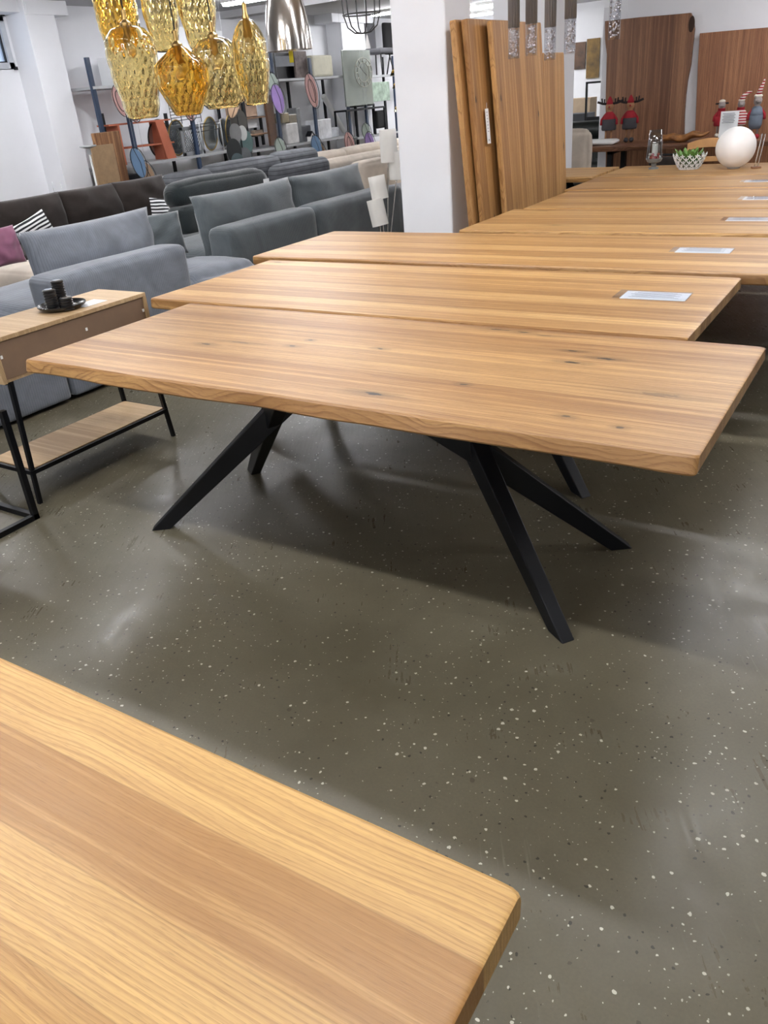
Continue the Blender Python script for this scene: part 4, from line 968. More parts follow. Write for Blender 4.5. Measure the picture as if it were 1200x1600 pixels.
# cage pendant
c = atY(565, 22, 5.0); s = (c-CAM).length/F_PX; R_ = 25*s
t = thing('cage_pendant', c, 'black wire cage pendant lamp cut by the top edge', 'pendant lamp')
MB().tube(ringpts((0, 0, 0), (1, 0, 0), (0, 1, 0), R_, R_, 36), 0.004, 8, True).build('ring', BLACKT, t, smooth=True)
for k in range(6):
    a = k*PI/3+0.3; ca, sa = math.cos(a), math.sin(a)
    MB().tube([(R_*0.12*ca, R_*0.12*sa, -22*s), (R_*0.45*ca, R_*0.45*sa, -21*s), (R_*0.82*ca, R_*0.82*sa, -14*s), (R_*ca, R_*sa, 0), (R_*1.05*ca, R_*1.05*sa, 25*s), (R_*0.7*ca, R_*0.7*sa, 55*s), (0.02*ca, 0.02*sa, 62*s)], 0.004, 8).build('rib', BLACKT, t, smooth=True)
MB().tube([(0, 0, 60*s), (0, 0, CEIL-c.z)], 0.004, 8).lathe([(0.001, 40*s), (0.02, 40*s), (0.02, 62*s), (0.001, 62*s)], 16).build('socket', BLACKT, t, smooth='auto')
MB().tube(ringpts((0, 0, -22*s), (1, 0, 0), (0, 1, 0), R_*0.13, R_*0.13, 14), 0.004, 6, True).build('lower_ring', BLACKT, t, smooth=True)
c = atY(575, 76, 6.5)
t = thing('bare_lamp_holder', c, 'small white cone lamp holder hanging on a thin cable', 'lamp holder')
MB().lathe([(0.001, 0), (0.022, 0), (0.02, 0.02), (0.006, 0.09), (0.001, 0.1)], 20).build('cone', WHITEP, t, smooth='auto')
MB().tube([(0, 0, 0.09), (0, 0, CEIL-c.z)], 0.0025, 6).build('cord', GALV, t)
# bubble tube pendants
BUB = plain('bright bubbles', (235, 232, 232), 0.1, var=0.0, metal=0.9)
for i, (px, py, yj, Yd, lb) in enumerate(((803, 92, 56, 3.6, 'leftmost'), (830, 87, 50, 3.7, 'second from the left'), (859, 94, 56, 3.55, 'third from the left'), (890, 84, 44, 3.65, 'fourth from the left'), (959, 62, 17, 3.7, 'rightmost'))):
    b = atY(px, py, Yd); s = (b-CAM).length/F_PX; r_ = 7.6*s; hg = (py-yj)*s
    t = thing('tube_pendant', b, 'ribbed chrome pendant tube with bubble glass end, %s of the five' % lb, 'pendant lamp', 0.3*i, 'chrome tube pendants')
    MB().lathe([(0.001, 0), (r_*0.95, 0), (r_, 0.002), (r_, hg), (0.001, hg)], 32).build('glass_rod', thin_glass('bubble glass', (235, 236, 240), 0.7), t, smooth='auto')
    m = MB(); rnd = random.Random(i)
    for k in range(120):
        a = rnd.random()*2*PI; q = r_*0.85*math.sqrt(rnd.random()); m.ball((q*math.cos(a), q*math.sin(a), 0.006+rnd.random()*(hg-0.012)), 0.0014+0.0018*rnd.random(), 5, (1, 1, 1.5))
    tag(m.build('bubbles', BUB, t, smooth=True), kind='stuff')
    ht = 0.42
    MB().lathe([(r_*1.02, hg), (r_*1.02, hg+ht)], 96, mod=lambda th, i_, z: 1-0.14*abs(math.sin(th*6))**6).build('chrome_tube', plain('satin chrome', (128, 130, 136), 0.4, 0.35, var=0.02), t, smooth=True)
    MB().tube([(0, 0, hg+ht), (0, 0, CEIL-b.z)], 0.0025, 6).build('cord', CORD, t)

# ------------------------------------------------------------------ shelving along the left wall
XF, XB = -9.45, -9.98
def yz(px, py, X): p = atX(px, py, X); return p.y, p.z
def rack(label, posts, shelves, y0, y1, ztop, XB=XB):
    t = thing('shelving_rack', (XF, y0, 0), label, 'shelving')
    for (yy, zt, m_) in posts:
        MB().span((-0.02, yy-y0-0.03, 0), (0.02, yy-y0+0.03, zt)).build('post', m_, t)
        MB().span((XB-XF-0.02, yy-y0-0.02, 0), (XB-XF+0.02, yy-y0+0.02, zt)).build('post', BLACKM, t)
    for (ya, yb, zz) in shelves:
        MB().span((XB-XF, ya-y0, zz-0.035), (0.03, yb-y0, zz)).build('shelf', GALV, t)
    return t
rack('navy post shelving rack at the left with mirrors and a lattice panel', [(8.17, 2.27, NAVY), (8.68, 1.62, NAVY), (9.90, 1.55, NAVY), (11.10, 1.9, BLACKM)], [(8.15, 11.1, 0.955), (8.15, 9.7, 1.94)], 8.15, 11.1, 2.27)
rack('middle shelving rack holding cream box above and a heap of wrapped goods below', [(11.96, 2.32, NAVY), (13.02, 2.2, NAVY), (14.10, 2.25, NAVY)], [(11.3, 14.1, 1.905), (11.15, 14.1, 0.90)], 11.9, 14.1, 2.3)
rack('right shelving rack with tall mirror, clock frame and black stools on top', [(14.72, 2.2, NAVY), (15.85, 2.2, NAVY)], [(14.7, 17.2, 1.88), (14.3, 17.2, 0.84)], 14.3, 17.2, 2.3, -9.70)

def shelf_box(name, x0, y0, x1, y1, X, d, mat, label, cat, group=None, bevel=0.004, rest=None):
    cx, cy = (x0+x1)/2, (y0+y1)/2
    a = atX(x0, cy, X).y; b = atX(x1, cy, X).y; zt = atX(cx, y0, X).z; zb = atX(cx, y1, X).z
    if rest is not None: zb = rest
    o = MB().span((-d, a-(a+b)/2, 0), (0, b-(a+b)/2, zt-zb)).build(name, mat, loc=(X, (a+b)/2, zb), bevel=bevel)
    return tag(o, label, cat, group)
ORANGE = plain('terracotta lacquer', (176, 98, 70), 0.6)
# terracotta shelf
yA, yB = yz(178, 215, -9.62)[0], yz(262, 215, -9.62)[0]
t = thing('terracotta_shelf', (-9.62, yA, 0.957), 'terracotta orange wall shelf unit leaning in the rack', 'shelf')
Lr = yB-yA
MB().span((-0.12, -0.15, 0.50), (0.12, Lr, 0.52)).build('board', ORANGE, t)
MB().span((-0.12, 0.1, 0.20), (0.12, Lr, 0.22)).build('board', ORANGE, t)
MB().span((-0.12, 0.0, 0.0), (0.12, 0.03, 0.50)).build('upright', ORANGE, t)
MB().beam((0.13, Lr-0.12, 0.0), (0.13, Lr-0.24, 0.50), (0.01, 0, 0), (0, 1, 0), (1, 0.09), (1, 0.08), 0, 0.50).build('upright', ORANGE, t)
MB().span((-0.10, Lr-0.22, 0), (0.10, Lr-0.18, 0.5)).build('upright', ORANGE, t)
# white panels on the upper shelf
shelf_box('white_carton', 178, 88, 268, 126, -9.6, 0.3, PAPER, 'long white carton lying on the upper shelf behind the pendants', 'box', rest=1.942)
o = shelf_box('white_carton', 232, 48, 272, 92, -9.75, 0.08, PAPER, 'tilted white carton with dark print leaning on the wall above the rack', 'box')
MB().span((0.001, -0.2, 0.12), (0.003, -0.05, 0.15)).span((0.001, -0.2, 0.18), (0.003, -0.02, 0.21)).build('printed_text', INK, o)
o.location.z = 2.25
shelf_box('lamp_carton', 280, 42, 312, 100, -9.7, 0.25, PAPER, 'white lamp carton with bulb picture on the upper shelf', 'box', rest=1.942)
shelf_box('lamp_carton', 318, 48, 350, 98, -9.7, 0.25, PAPER, 'white carton right of the lamp carton on the upper shelf', 'box', rest=1.942)
shelf_box('black_box', 354, 70, 384, 115, -9.58, 0.30, BLACKM, 'black box on the upper shelf behind the slender pendant', 'box', rest=None)
# extend shelf for these
MIRR = plain('mirror glass', (190, 196, 198), 0.05, 0.9, var=0.0); GOLD = plain('gold frame', (168, 142, 88), 0.3, 0.9)
def mirror(px, py, wpx, hpx, X, label, mat=GOLD, face=MIRR, rest=True):
    c = atX(px, py, X); a = atX(px-wpx/2, py, X).y; b = atX(px+wpx/2, py, X).y; h = abs(atX(px, py-hpx/2, X).z-atX(px, py+hpx/2, X).z)
    c.z = max(c.z, 0.957+h/2+0.013)
    t = thing('oval_mirror', c, label, 'mirror', group='oval mirrors on the lower shelf')
    MB().tube(ringpts((0, 0, 0), (0, 1, 0), (0.1, 0, 1), (b-a)/2, h/2, 36), 0.011, 8, True).build('frame', mat, t, smooth=True)
    poly = [((b-a)/2*0.96*math.cos(k*2*PI/32), h/2*0.96*math.sin(k*2*PI/32)) for k in range(32)]
    MB().prism(poly, 0.006, frame((0, 0, 0), (0, 1, 0), (0.1, 0, 1))).build('mirror_glass', face, t)
mirror(250, 222, 34, 60, -9.70, 'large dark rimmed oval mirror behind the terracotta shelf', BLACKT)
mirror(277, 218, 26, 56, -9.66, 'gold rimmed oval mirror right of the terracotta shelf')
mirror(330, 216, 22, 52, -9.75, 'gold rimmed oval mirror behind the silver rods')
mirror(349, 208, 18, 46, -9.72, 'narrow oval mirror right of the silver rods', GALV)
mirror(362, 208, 18, 52, -9.66, 'gold rimmed oval mirror beside the disc sculpture')
# lattice panel
yA, yB = yz(284, 222, -9.5)[0], yz(318, 222, -9.5)[0]; zt = yz(300, 197, -9.5)[1]; zb = 0.957
t = thing('lattice_panel', (-9.5, (yA+yB)/2, zb), 'grey ornamental lattice panel on the lower shelf', 'panel')
LG = plain('grey painted lattice', (118, 120, 122), 0.6)
wv = (yB-yA); hv = zt-zb
m = MB().span((-0.02, -wv/2, 0), (0.01, -wv/2+0.05, hv)).span((-0.02, wv/2-0.05, 0), (0.01, wv/2, hv)).span((-0.02, -wv/2, 0), (0.01, wv/2, 0.05)).span((-0.02, -wv/2, hv-0.05), (0.01, wv/2, hv))
m.build('frame', LG, t, bevel=0.003)
m = MB(); 
for k in range(-6, 9):
    for sgn in (-1, 1):
        p0 = Vector((0, -wv/2+0.03, k*hv/8)); p1 = Vector((0, wv/2-0.03, k*hv/8+sgn*wv*1.1))
        def cl(p, q):
            out = []
            for (a_, b_) in ((p, q),):
                for zlim in (0.02, hv-0.02):
                    if (a_.z-zlim)*(b_.z-zlim) < 0:
                        f_ = (zlim-a_.z)/(b_.z-a_.z); out.append(a_.lerp(b_, f_))
                for e_ in (a_, b_):
                    if 0.02 <= e_.z <= hv-0.02: out.append(e_)
            return out
        seg = cl(p0, p1)
        if len(seg) >= 2 and (seg[0]-seg[1]).length > 0.03: m.tube([seg[0], seg[1]], 0.008, 6)
m.build('lattice', LG, t, smooth=True)
# silver rod frame
yA, yB = yz(313, 215, -9.46)[0], yz(345, 205, -9.46)[0]; zt = 1.40
t = thing('rod_frame', (-9.45, (yA+yB)/2, 0.957), 'silver and black tube stand next to the lattice panel', 'display stand')
m = MB()
for yy in (-(yB-yA)/2, (yB-yA)/2): MB().tube([(0, yy, 0), (0, yy, zt-0.957)], 0.012, 8).build('post', GALV, t, smooth=True)
for zz in (0.40, 0.36, 0.30):
    m.tube([(0, -(yB-yA)/2-0.2, zz), (0, (yB-yA)/2, zz+0.02)], 0.006, 6)
m.build('rail', BLACKT, t, smooth=True)
# disc sculpture
dc = [(373, 190, 11, 18, (84, 82, 78)), (368, 208, 8, 14, (128, 128, 128)), (379, 208, 6, 11, (196, 198, 196)), (385, 222, 9, 17, (96, 118, 116)), (366, 236, 10, 18, (52, 54, 54)), (383, 245, 9, 14, (110, 112, 114)), (371, 250, 8, 10, (90, 104, 106))]
t0 = atX(376, 218, -9.3)
t = thing('disc_sculpture', t0, 'cascade of round grey and green metal discs on the shelf edge', 'wall decoration')
for k, (px, py, a, b, col) in enumerate(dc):
    q = atX(px, py, -9.30+0.012*k)-t0; s = 12.6/F_PX
    poly = [(a*s*1.25*math.cos(i*PI/14), b*s*math.sin(i*PI/14)) for i in range(28)]
    o = MB().prism(poly, 0.006, frame(q, (0.45, 0.9, 0), (0, 0, 1))).build('disc', plain('disc %d' % k, col, 0.35, 0.5), t)
MB().tube([(0.02, 0, -0.4), (0.0, 0, 0.35)], 0.008, 6).build('rod', BLACKT, t)
MB().tube([(0.02, 0, -t0.z), (0.02, 0, -0.4)], 0.012, 8).build('stand_pole', BLACKT, t)
# crate, lampshade, plank
shelf_box('wooden_crate', 374, 157, 401, 183, -9.5, 0.3, plain('washed pine', (158, 132, 112), 0.7, var=0.15), 'pale wooden crate on the narrow shelf beside the discs', 'crate')
shelf_box('grey_lampshade', 402, 150, 418, 180, -9.5, 0.2, plain('ribbed grey cloth', (178, 180, 184), 0.8), 'ribbed light grey shade beside the pale crate', 'lampshade')
shelf_box('brown_plank', 419, 148, 430, 228, -9.4, 0.05, plain('dark brown plank', (84, 58, 40), 0.6, var=0.2), 'upright dark brown plank at the end of the first rack', 'plank')
t = thing('small_wooden_rack', (-9.55, yz(374, 205, -9.55)[0], 0.94), 'small wooden rack with two boards beneath the crate', 'shelf')
wr = yz(420, 205, -9.55)[0]-yz(374, 205, -9.55)[0]
for zz in (0.17, 0.42): MB().span((-0.15, 0, zz), (0.05, wr, zz+0.02)).build('board', plain('walnut board', (146, 116, 92), 0.6), t)
for yy in (0.0, wr-0.04): MB().span((-0.15, yy, 0.0), (-0.11, yy+0.04, 0.42)).span((0.01, yy, 0), (0.05, yy+0.04, 0.42)).build('upright', BLACKM, t)
shelf_box('white_canister', 384, 178, 402, 200, -9.6, 0.06, PAPER, 'white card standing on the small wooden rack', 'card')
shelf_box('glass_jar', 398, 203, 411, 213, -9.55, 0.08, plain('grey brown jar', (128, 116, 104), 0.3), 'small brown grey jar on the small wooden rack', 'jar')
# top of the middle rack
shelf_box('cream_box', 487, 86, 520, 113, -9.45, 0.4, plain('cream storage box', (205, 202, 182), 0.7), 'cream storage box on top of the middle rack', 'box', rest=1.907, bevel=0.03)
shelf_box('black_cabinet', 424, 82, 464, 120, -9.6, 0.35, BLACKM, 'black cabinet on top of the middle rack under the dome pendant', 'cabinet', rest=1.907)
shelf_box('grey_table_top', 431, 87, 459, 104, -9.40, 0.02, plain('slate grey panel', (92, 96, 102), 0.5), 'slate grey panel leaning on the black cabinet', 'panel')
shelf_box('grey_poster', 461, 80, 480, 118, -9.5, 0.04, plain('grey brown print', (120, 108, 104), 0.7, var=0.35, scale=9), 'grey brown abstract picture on top of the middle rack', 'picture', rest=1.907)
# wrapped goods on the lower shelf
WRAP = plain('clear plastic wrap over white', (206, 208, 212), 0.15, var=0.12, scale=12, bump=0.6)
goods = [(440, 176, 452, 192, (150, 138, 112), 'olive brown vase among the goods on the middle rack'), (452, 178, 464, 194, (128, 120, 104), 'grey brown jar beside the olive vase'),
         (436, 192, 448, 215, (188, 188, 190), 'wrapped white parcel at the left of the middle shelf'), (448, 192, 466, 208, (206, 204, 202), 'pale carton in the middle of the goods heap'),
         (464, 168, 470, 200, (120, 122, 124), 'slim grey cylinder standing in the goods heap'), (446, 209, 458, 222, (184, 150, 124), 'small tan box at the front of the goods'),
         (492, 186, 518, 206, (214, 216, 220), 'stack of white wrapped sheets on the right of the middle shelf'), (500, 200, 530, 212, (196, 200, 206), 'flat wrapped parcel lying under the white sheets'), (470, 196, 488, 212, (96, 98, 102), 'dark grey bundle in the goods heap')]
for k, (a, b, c_, d_, col, lb) in enumerate(goods):
    o = shelf_box('wrapped_parcel', a, b, c_, d_, -9.48-0.05*(k % 3), 0.22, plain('goods %d' % k, col, 0.35, bump=0.5, var=0.15), lb, 'parcel', 'goods on the middle shelf', bevel=0.015, rest=0.902 if k not in (0, 1) else None)
P_ = atX(485, 212, -9.42)
t = thing('bird_house', (-9.42, P_.y, 0.902), 'small white bird house with dark roof on the middle shelf', 'bird house')
MB().prism([(-0.05, 0), (0.05, 0), (0.05, 0.10), (0, 0.15), (-0.05, 0.10)], 0.08, frame((0, 0, 0), (0, 1, 0), (0, 0, 1))).build('house', WHITEP, t)
MB().prism([(0.0, 0.165), (-0.075, 0.09), (-0.065, 0.08), (0, 0.148), (0.065, 0.08), (0.075, 0.09)], 0.11, frame((0, 0, 0), (0, 1, 0), (0, 0, 1))).build('roof', BLACKM, t)
MB().lathe([(0.001, 0), (0.014, 0), (0.014, 0.004), (0.001, 0.004)], 16).build('entrance_hole', BLACKT, t, matrix=None, loc=(0.042, 0, 0.08)).rotation_euler = (0, PI/2, 0)
# diagonal white pipe
a, b = atX(505, 150, -9.9), atX(538, 205, -9.9)
o = MB().tube([Vector((0, 0, 0)), b-a], 0.05, 16).build('drain_pipe', WHITEP, smooth='auto', loc=a); tag(o, 'white diagonal drain pipe on the wall behind the middle rack', 'pipe')
# right rack
shelf_box('wall_mirror', 538, 78, 581, 165, -9.35, 0.03, plain('pale green mirror', (152, 158, 150), 0.12, 0.6, var=0.08, scale=2), 'tall frameless mirror sheet in front of the right rack', 'mirror')
c = atX(568, 113, -9.28)
t = thing('wall_clock', c, 'large open metal clock ring hanging in front of the mirror', 'clock')
G2 = plain('weathered grey metal', (120, 118, 108), 0.5)
MB().tube(ringpts((0, 0, 0), (0, 1, 0), (0, 0, 1), 0.30, 0.24, 36), 0.008, 6, True).tube(ringpts((0, 0, 0), (0, 1, 0), (0, 0, 1), 0.20, 0.16, 36), 0.007, 6, True).build('ring', G2, t, smooth=True)
m = MB()
for k in range(12): a = k*PI/6; m.tube([(0, 0.2*math.cos(a), 0.16*math.sin(a)), (0, 0.3*math.cos(a), 0.24*math.sin(a))], 0.008, 6)
m.build('numeral_bars', G2, t, smooth=True)
MB().tube([(0.01, 0, 0), (0.01, 0.1, -0.05)], 0.006, 6).tube([(0.01, 0, 0), (0.01, -0.12, 0.09)], 0.006, 6).build('clock_hands', BLACKT, t, smooth=True)
def stool(px, py, h, label, seatm, X=-9.6, rest=1.882):
    y_ = yz(px, py, X)[0]
    t = thing('bar_stool', (X, y_, rest), label, 'stool', group='dark chairs on top of the right rack')
    MB().rbox((0, 0, h-0.03), (0.50, 0.54, 0.10), 0.045).build('seat', seatm, t, smooth=True)
    MB().rbox((-0.22, 0, h+0.24), (0.08, 0.52, 0.50), 0.035).build('backrest', seatm, t, smooth=True)
    for sx in (-1, 1):
        for sy in (-1, 1): MB().tube([(sx*0.21, sy*0.23, 0), (sx*0.15, sy*0.15, h-0.05)], 0.014, 8).build('leg', BLACKT, t, smooth=True)
stool(592, 100, 0.44, 'charcoal upholstered chair with black legs on the right rack top', plain('charcoal upholstery', (78, 78, 82), 0.9))
stool(626, 95, 0.44, 'black upholstered chair at the far right on the rack top', plain('black upholstery', (26, 26, 28), 0.9))
def nest(px0, py0, px1, py1, X, label):
    y0_, z1_ = yz(px0, py0, X); y1_, z0_ = yz(px1, py1, X); z0_ = 0.842
    dd = 0.30 if X > -9.4 else 0.22
    t = thing('black_nesting_table', (X, y0_, z0_), label, 'side table', group='black metal tables on the right rack')
    w_ = y1_-y0_; h_ = z1_-z0_
    MB().span((-dd, 0, h_-0.03), (0, w_, h_)).build('tabletop', BLACKM, t)
    for yy in (0, w_-0.03):
        for xx in (-dd, -0.03): MB().span((xx, yy, 0), (xx+0.03, yy+0.03, h_-0.03)).build('leg', BLACKM, t)
nest(542, 172, 604, 200, -9.36, 'black metal table on the right rack, wider lower one')
nest(556, 165, 588, 200, -9.44, 'black metal table on the right rack, narrower one behind')
shelf_box('wrapped_picture', 581, 128, 609, 158, -9.45, 0.04, plain('green plastic wrapped picture', (150, 168, 152), 0.15, var=0.3, scale=9, bump=0.5), 'picture in shiny green plastic wrap on the right rack', 'picture')
shelf_box('black_fur_bundle', 590, 172, 606, 200, -9.38, 0.12, plain('black fur', (18, 18, 20), 0.95, bump=1.0), 'black fluffy bundle under the wrapped picture', 'bundle', bevel=0.03)
# amber flower chain
for k, (px, py) in enumerate(((619, 112), (622, 132), (624, 168))):
    c = atX(px, py, -8.6+0.15*k)
    t = thing('amber_flower_lamp', c, ['topmost amber glass flower lamp beside the white pillar', 'middle amber glass flower lamp beside the white pillar', 'lowest amber glass flower lamp beside the white pillar'][k], 'pendant lamp', 0.3*k, 'amber flower lamps')
    m = MB().lathe([(0.02, 0.06), (0.07, 0.02), (0.10, -0.06), (0.095, -0.06), (0.065, 0.015), (0.015, 0.055)], 40, mod=lambda th, i, z: 1+0.18*math.cos(5*th)*(1 if z < 0.03 else 0.2), cap=False)
    m.build('glass_shade', AMB2, t, smooth=True)
    MB().tube([(0, 0, 0.055), (0, 0, CEIL-c.z)], 0.002, 6).build('cord', GALV, t)

# coloured leaf decorations
LEAF = {'blue': (104, 132, 162), 'purple': (146, 122, 176), 'pink': (206, 164, 158), 'sage': (152, 164, 154), 'tan': (176, 146, 118)}
def leaf(px, py, a, b, col, label, X=-9.25, lean=0.2):
    c = atX(px, py, X); s = (c-CAM).length/F_PX
    t = thing('leaf_decoration', c, label, 'wall decoration', group='coloured leaf decorations on wires')
    ax = Vector((0.3, 0.95, 0)); M_ = frame((0, 0, 0), ax, (0, 0, 1)) @ Matrix.Rotation(lean, 4, 'Z')
    A, Bb = a*s*1.05, b*s
    poly = [(A*math.cos(i*PI/16)*(1+0.12*math.sin(i*PI/16)), Bb*math.sin(i*PI/16)) for i in range(32)]
    MB().prism(poly, 0.012, M_).build('panel', plain(col+' painted leaf', LEAF[col], 0.6, var=0.05), t)
    m = MB(); loop = [M_ @ Vector((A*1.12*math.cos(i*PI/14)+0.01, Bb*1.08*math.sin(i*PI/14), 0.012)) for i in range(28)]
    m.tube(loop, 0.005, 6, True)
    m.tube([M_ @ Vector((A*0.1, -Bb, 0.012)), M_ @ Vector((A*0.32, 0, 0.014)), M_ @ Vector((0, Bb, 0.012))], 0.004, 6)
    if col == 'pink': m.tube([M_ @ Vector((A*0.55*math.cos(i*PI/10), Bb*0.7*math.sin(i*PI/10), 0.014)) for i in range(20)], 0.005, 6, True)
    m.build('wire_outline', BLACKT, t, smooth=True)
    MB().tube([(0, 0, Bb*0.9), (0, 0, CEIL-c.z)], 0.0015, 5).build('hanging_wire', GALV, t)
leaf(216, 255, 9, 19, 'blue', 'blue oval leaf decoration right of the upright wood boards', -9.1)
leaf(232, 277, 9, 20, 'tan', 'tan leaf decoration with black wire below the blue one', -9.15)
leaf(187, 158, 8, 18, 'pink', 'pink leaf decoration behind the barrel shaped pendant', -9.2)
leaf(208, 175, 7, 12, 'pink', 'small pink leaf decoration beneath the barrel shaped pendant', -9.2)
leaf(296, 176, 7, 10, 'pink', 'small pink leaf decoration beneath the diamond shaped pendant', -9.2)
leaf(364, 166, 8, 15, 'tan', 'tan leaf decoration beneath the squat pendant', -9.2, -0.4)
leaf(426, 131, 8, 13, 'sage', 'sage green leaf decoration above the purple one', -9.2)
leaf(434, 155, 9, 18, 'purple', 'purple leaf decoration near the slender amber pendant', -9.17)
leaf(487, 142, 9, 21, 'pink', 'pink looped leaf decoration at the upper middle rack edge', -9.2)
leaf(438, 232, 8, 14, 'sage', 'sage green leaf decoration just above the charcoal sofa', -9.2)
leaf(449, 245, 8, 8, 'purple', 'purple leaf decoration half hidden behind the charcoal sofa', -9.18)
leaf(495, 232, 8, 17, 'blue', 'blue leaf decoration above the beige sofa', -9.2)
leaf(504, 240, 5, 13, 'tan', 'tan leaf decoration beside the blue one above the beige sofa', -9.3)
leaf(547, 229, 8, 19, 'pink', 'pink looped leaf decoration above the beige sofa', -9.2)
leaf(572, 206, 7, 11, 'sage', 'sage green leaf decoration left of the top lamp shade', -9.2)
leaf(578, 226, 8, 16, 'purple', 'purple leaf decoration left of the top lamp shade', -9.17)
# scribble wire art in black
c = atX(210, 178, -9.05)
m = MB()
for (y0_, z0_, w_, h_) in ((-0.15, 0.0, 0.3, 0.42), (0.02, -0.03, 0.14, 0.3), (-0.1, -0.08, 0.28, 0.12)):
    m.tube([(0, y0_, z0_), (0, y0_+w_, z0_+0.02), (0, y0_+w_-0.02, z0_+h_), (0, y0_+0.01, z0_+h_)], 0.005, 6, True)
m.tube([(0, 0, 0.0), (0, 0, CEIL-c.z)], 0.0015, 5)
tag(m.build('wire_art', BLACKT, smooth=True, loc=c), 'black angular wire art below the barrel shaped pendant', 'wall decoration')
c = atX(290, 178, -9.05); m = MB()
for k in range(5): m.tube([(0, -0.3, -0.04*k+0.08), (0, 0.3, -0.04*k+0.10)], 0.005, 6)
for yy in (-0.3, -0.1, 0.12, 0.3): m.tube([(0, yy, -0.12), (0, yy, 0.16)], 0.005, 6)
m.tube([(0, 0, 0.1), (0, 0, CEIL-c.z)], 0.0015, 5)
tag(m.build('wire_art', BLACKT, smooth=True, loc=c), 'black wire grid art beneath the diamond shaped pendant', 'wall decoration')

# upright wood boards by the column
yA, yB = yz(135, 208, -9.15)[0], yz(187, 208, -9.15)[0]
UP = wood('knotty acacia upright', (150, 104, 66), (84, 54, 34), (184, 140, 96), 0.5, 10.0, 90, 8.8, contrast=1.3)
UP2 = plain('smooth tan upright board', (150, 122, 90), 0.6, var=0.12)
M_ = frame((-9.2, (yA+yB)/2+0.1, 0.70), (0, 0, 1), (0, -1, 0))
o = slab_mesh(1.40, yB-yA-0.10, 0.06, 0.006, 91).build('upright_board', UP, smooth='auto', matrix=M_, angle=28); tag(o, 'knotty brown wood board standing upright behind the brown sofa', 'board')
tag(MB().span((-0.05, -0.17, 0), (0, 0.20, 1.26)).build('upright_board', UP2, loc=(-9.04, yz(165, 260, -9.04)[0], 0), bevel=0.004), 'plain tan board standing in front of the knotty one', 'board')
# torch floor lamp
P_ = atX(141, 245, -8.75)
t = thing('torch_lamp', (P_.x, P_.y, 0), 'slim white floor lamp with flat round head before the tan board', 'floor lamp')
MB().lathe([(0.001, 0), (0.12, 0), (0.12, 0.02), (0.001, 0.02)], 28).build('base', WHITEP, t, smooth='auto')
MB().tube([(0, 0, 0.02), (0, 0, 1.20)], 0.012, 12).build('pole', WHITEP, t, smooth='auto')
MB().lathe([(0.001, 1.18), (0.022, 1.18), (0.022, 1.25), (0.001, 1.25)], 20).build('neck', GALV, t, smooth='auto')
MB().lathe([(0.001, 1.25), (0.03, 1.25), (0.10, 1.27), (0.10, 1.285), (0.001, 1.275)], 28).build('lamp_head', GALV, t, smooth='auto')
# thin wires rising behind the sofa
for k, px in enumerate((81, 94)):
    b = atX(px+6, 320, -8.9); a_ = atX(px, 284, -8.9)
    o = MB().tube([(0, 0, 0), (a_-Vector((b.x, b.y, 0)))], 0.004, 6).build('thin_rod', GALV, smooth=True, loc=(b.x, b.y, 0)); tag(o, ['left thin metal rod rising behind the brown sofa', 'right thin metal rod rising behind the brown sofa'][k], 'rod')
# small framed card and black stool near the boards
shelf_box('small_card', 243, 276, 259, 295, -9.2, 0.02, PAPER, 'white card standing behind the charcoal sofa', 'card', rest=0.0)
shelf_box('black_crate', 198, 272, 222, 300, -9.3, 0.3, BLACKM, 'black crate on the floor behind the brown sofa', 'crate', rest=0.0)

# ------------------------------------------------------------------ view through the gap on the right
FY = 19.38
def wallpic(x0, y0, x1, y1, col, label, var=0.4):
    a = atY(x0, (y0+y1)/2, FY); b = atY(x1, (y0+y1)/2, FY); zt = atY((x0+x1)/2, y0, FY).z; zb = atY((x0+x1)/2, y1, FY).z
    o = MB().span((-(b.x-a.x)/2, -0.03, zb-zt), ((b.x-a.x)/2, 0, 0)).build('painting', plain(label[:20], col, 0.6, var=var, scale=5), loc=((a.x+b.x)/2, FY, zt)); return tag(o, label, 'painting')
wallpic(897, 66, 915, 108, (96, 70, 52), 'left dark floral painting on the far wall'); wallpic(917, 60, 937, 122, (120, 92, 40), 'right golden brown painting on the far wall')
def gapbox(name, x0, y0, x1, y1, Y, d, mat, label, cat, r=0.0, rest=None):
    a = atY(x0, (y0+y1)/2, Y); b = atY(x1, (y0+y1)/2, Y); zt = atY((x0+x1)/2, y0, Y).z; zb = atY((x0+x1)/2, y1, Y).z
    if rest is not None: zb = rest
    w_ = b.x-a.x
    if r: m = MB().rbox((0, d/2, (zt-zb)/2), (w_, d, zt-zb), r); o = m.build(name, mat, smooth=True, loc=((a.x+b.x)/2, Y, zb))
    else: o = MB().span((-w_/2, 0, 0), (w_/2, d, zt-zb)).build(name, mat, loc=((a.x+b.x)/2, Y, zb), bevel=0.005)
    return tag(o, label, cat)
gapbox('cardboard_panel', 880, 154, 922, 178, 17.0, 0.4, plain('tan cardboard', (176, 156, 132), 0.8), 'tan cabinet at the back of the shop', 'cabinet', rest=0)
gapbox('grey_cabinet', 880, 178, 918, 200, 15.5, 0.4, plain('dark grey cabinet', (74, 78, 84), 0.5), 'dark grey cabinet before the tan one', 'cabinet', rest=0)
a = atY(928, 160, 14.5)
t = thing('black_stand', (a.x, 14.5, 0), 'black rectangular metal frame stand left of the tall slab', 'display stand')
zt = atY(928, 127, 14.5).z; wv = 0.13
for sx in (-1, 1): MB().span((sx*wv-0.015, -0.015, 0), (sx*wv+0.015, 0.015, zt)).build('post', BLACKM, t)
MB().span((-wv, -0.015, zt-0.03), (wv, 0.015, zt)).span((-wv, -0.2, 0), (wv, 0.2, 0.02)).build('rail', BLACKM, t)
MB().span((-wv, -0.01, 0), (wv, 0.01, 0.95)).build('panel', BLACKM, t)
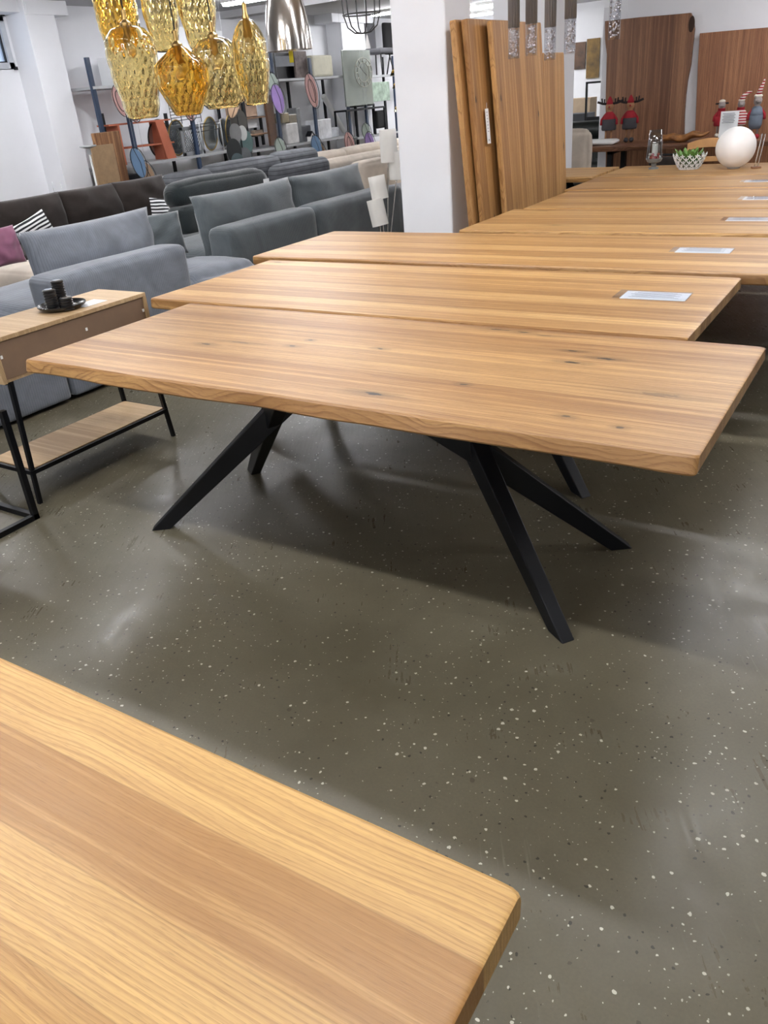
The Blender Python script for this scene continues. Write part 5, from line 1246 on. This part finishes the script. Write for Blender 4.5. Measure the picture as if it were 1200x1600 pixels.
t = thing('leather_sofa', (-4.2, 13.3, 0), 'black green leather sofa with rolled back seen in the gap', 'sofa')
LEA = plain('dark green black leather', (34, 38, 36), 0.35)
zt = atY(915, 190, 13.0).z
MB().tube([(-1.2, 0, zt-0.14), (0.1, 0, zt-0.13)], 0.13, 20).build('rolled_back', LEA, t, smooth='auto')
MB().rbox((-0.55, 0.1, 0.40), (1.3, 0.3, 0.62), 0.06).build('backrest', LEA, t, smooth=True)
MB().rbox((-0.55, -0.35, 0.25), (1.4, 0.7, 0.36), 0.08).build('seat', LEA, t, smooth=True)
MB().rbox((-1.15, -0.3, 0.33), (0.22, 0.8, 0.62), 0.08).build('armrest', LEA, t, smooth=True)
MB().span((-1.1, -0.6, 0), (0.0, 0.2, 0.08)).build('plinth', BLACKM, t)
a = atY(905, 235, 12.0)
t = thing('cream_chair', (-4.25, 10.55, 0), 'cream upholstered shell chair with a white label left of the dark table', 'chair')
a = atY(905, 235, 10.6); t.location = (a.x, 10.4, 0)
zt = atY(905, 203, 10.4).z
MB().rbox((-0.03, 0.0, zt-0.26), (0.46, 0.12, 0.50), 0.055, 0.03).build('backrest', BEIGEFAB, t, smooth=True)
MB().rbox((-0.03, 0.25, 0.45), (0.50, 0.50, 0.12), 0.05).build('seat', BEIGEFAB, t, smooth=True)
for sx in (-1, 1):
    for yy in (0.05, 0.45): MB().tube([(sx*0.2-0.03, yy, 0), (sx*0.17-0.03, yy, 0.40)], 0.014, 8).build('leg', BLACKT, t, smooth=True)
MB().span((-0.20, -0.105, zt-0.16), (-0.08, -0.1, zt-0.03)).build('label_card', PAPER, t)
# red doll and dark cabinet between pillar and boards
a = atY(743, 320, 8.2)
gapbox('dark_cabinet', 690, 288, 775, 345, 7.05, 0.45, BLACKM, 'dark low cabinet between the pillar and the leaning boards', 'cabinet', rest=0)
c = atY(742, 287, 7.2)
t = thing('plush_doll', (c.x, 7.2, atY(732.5, 288, 7.05).z+0.001), 'red and white plush doll half hidden behind the leaning boards', 'plush figure')
MB().lathe([(0.001, 0), (0.09, 0.0), (0.085, 0.1), (0.06, 0.22), (0.03, 0.26), (0.055, 0.30), (0.055, 0.34), (0.001, 0.38)], 20).build('body', FLEECE, t, smooth=True)
MB().lathe([(0.095, 0.11), (0.09, 0.14), (0.066, 0.23), (0.04, 0.26)], 20).build('coat', RED, t, smooth=True)
MB().lathe([(0.06, 0.33), (0.045, 0.38), (0.001, 0.46)], 20).build('cap', RED, t, smooth=True)
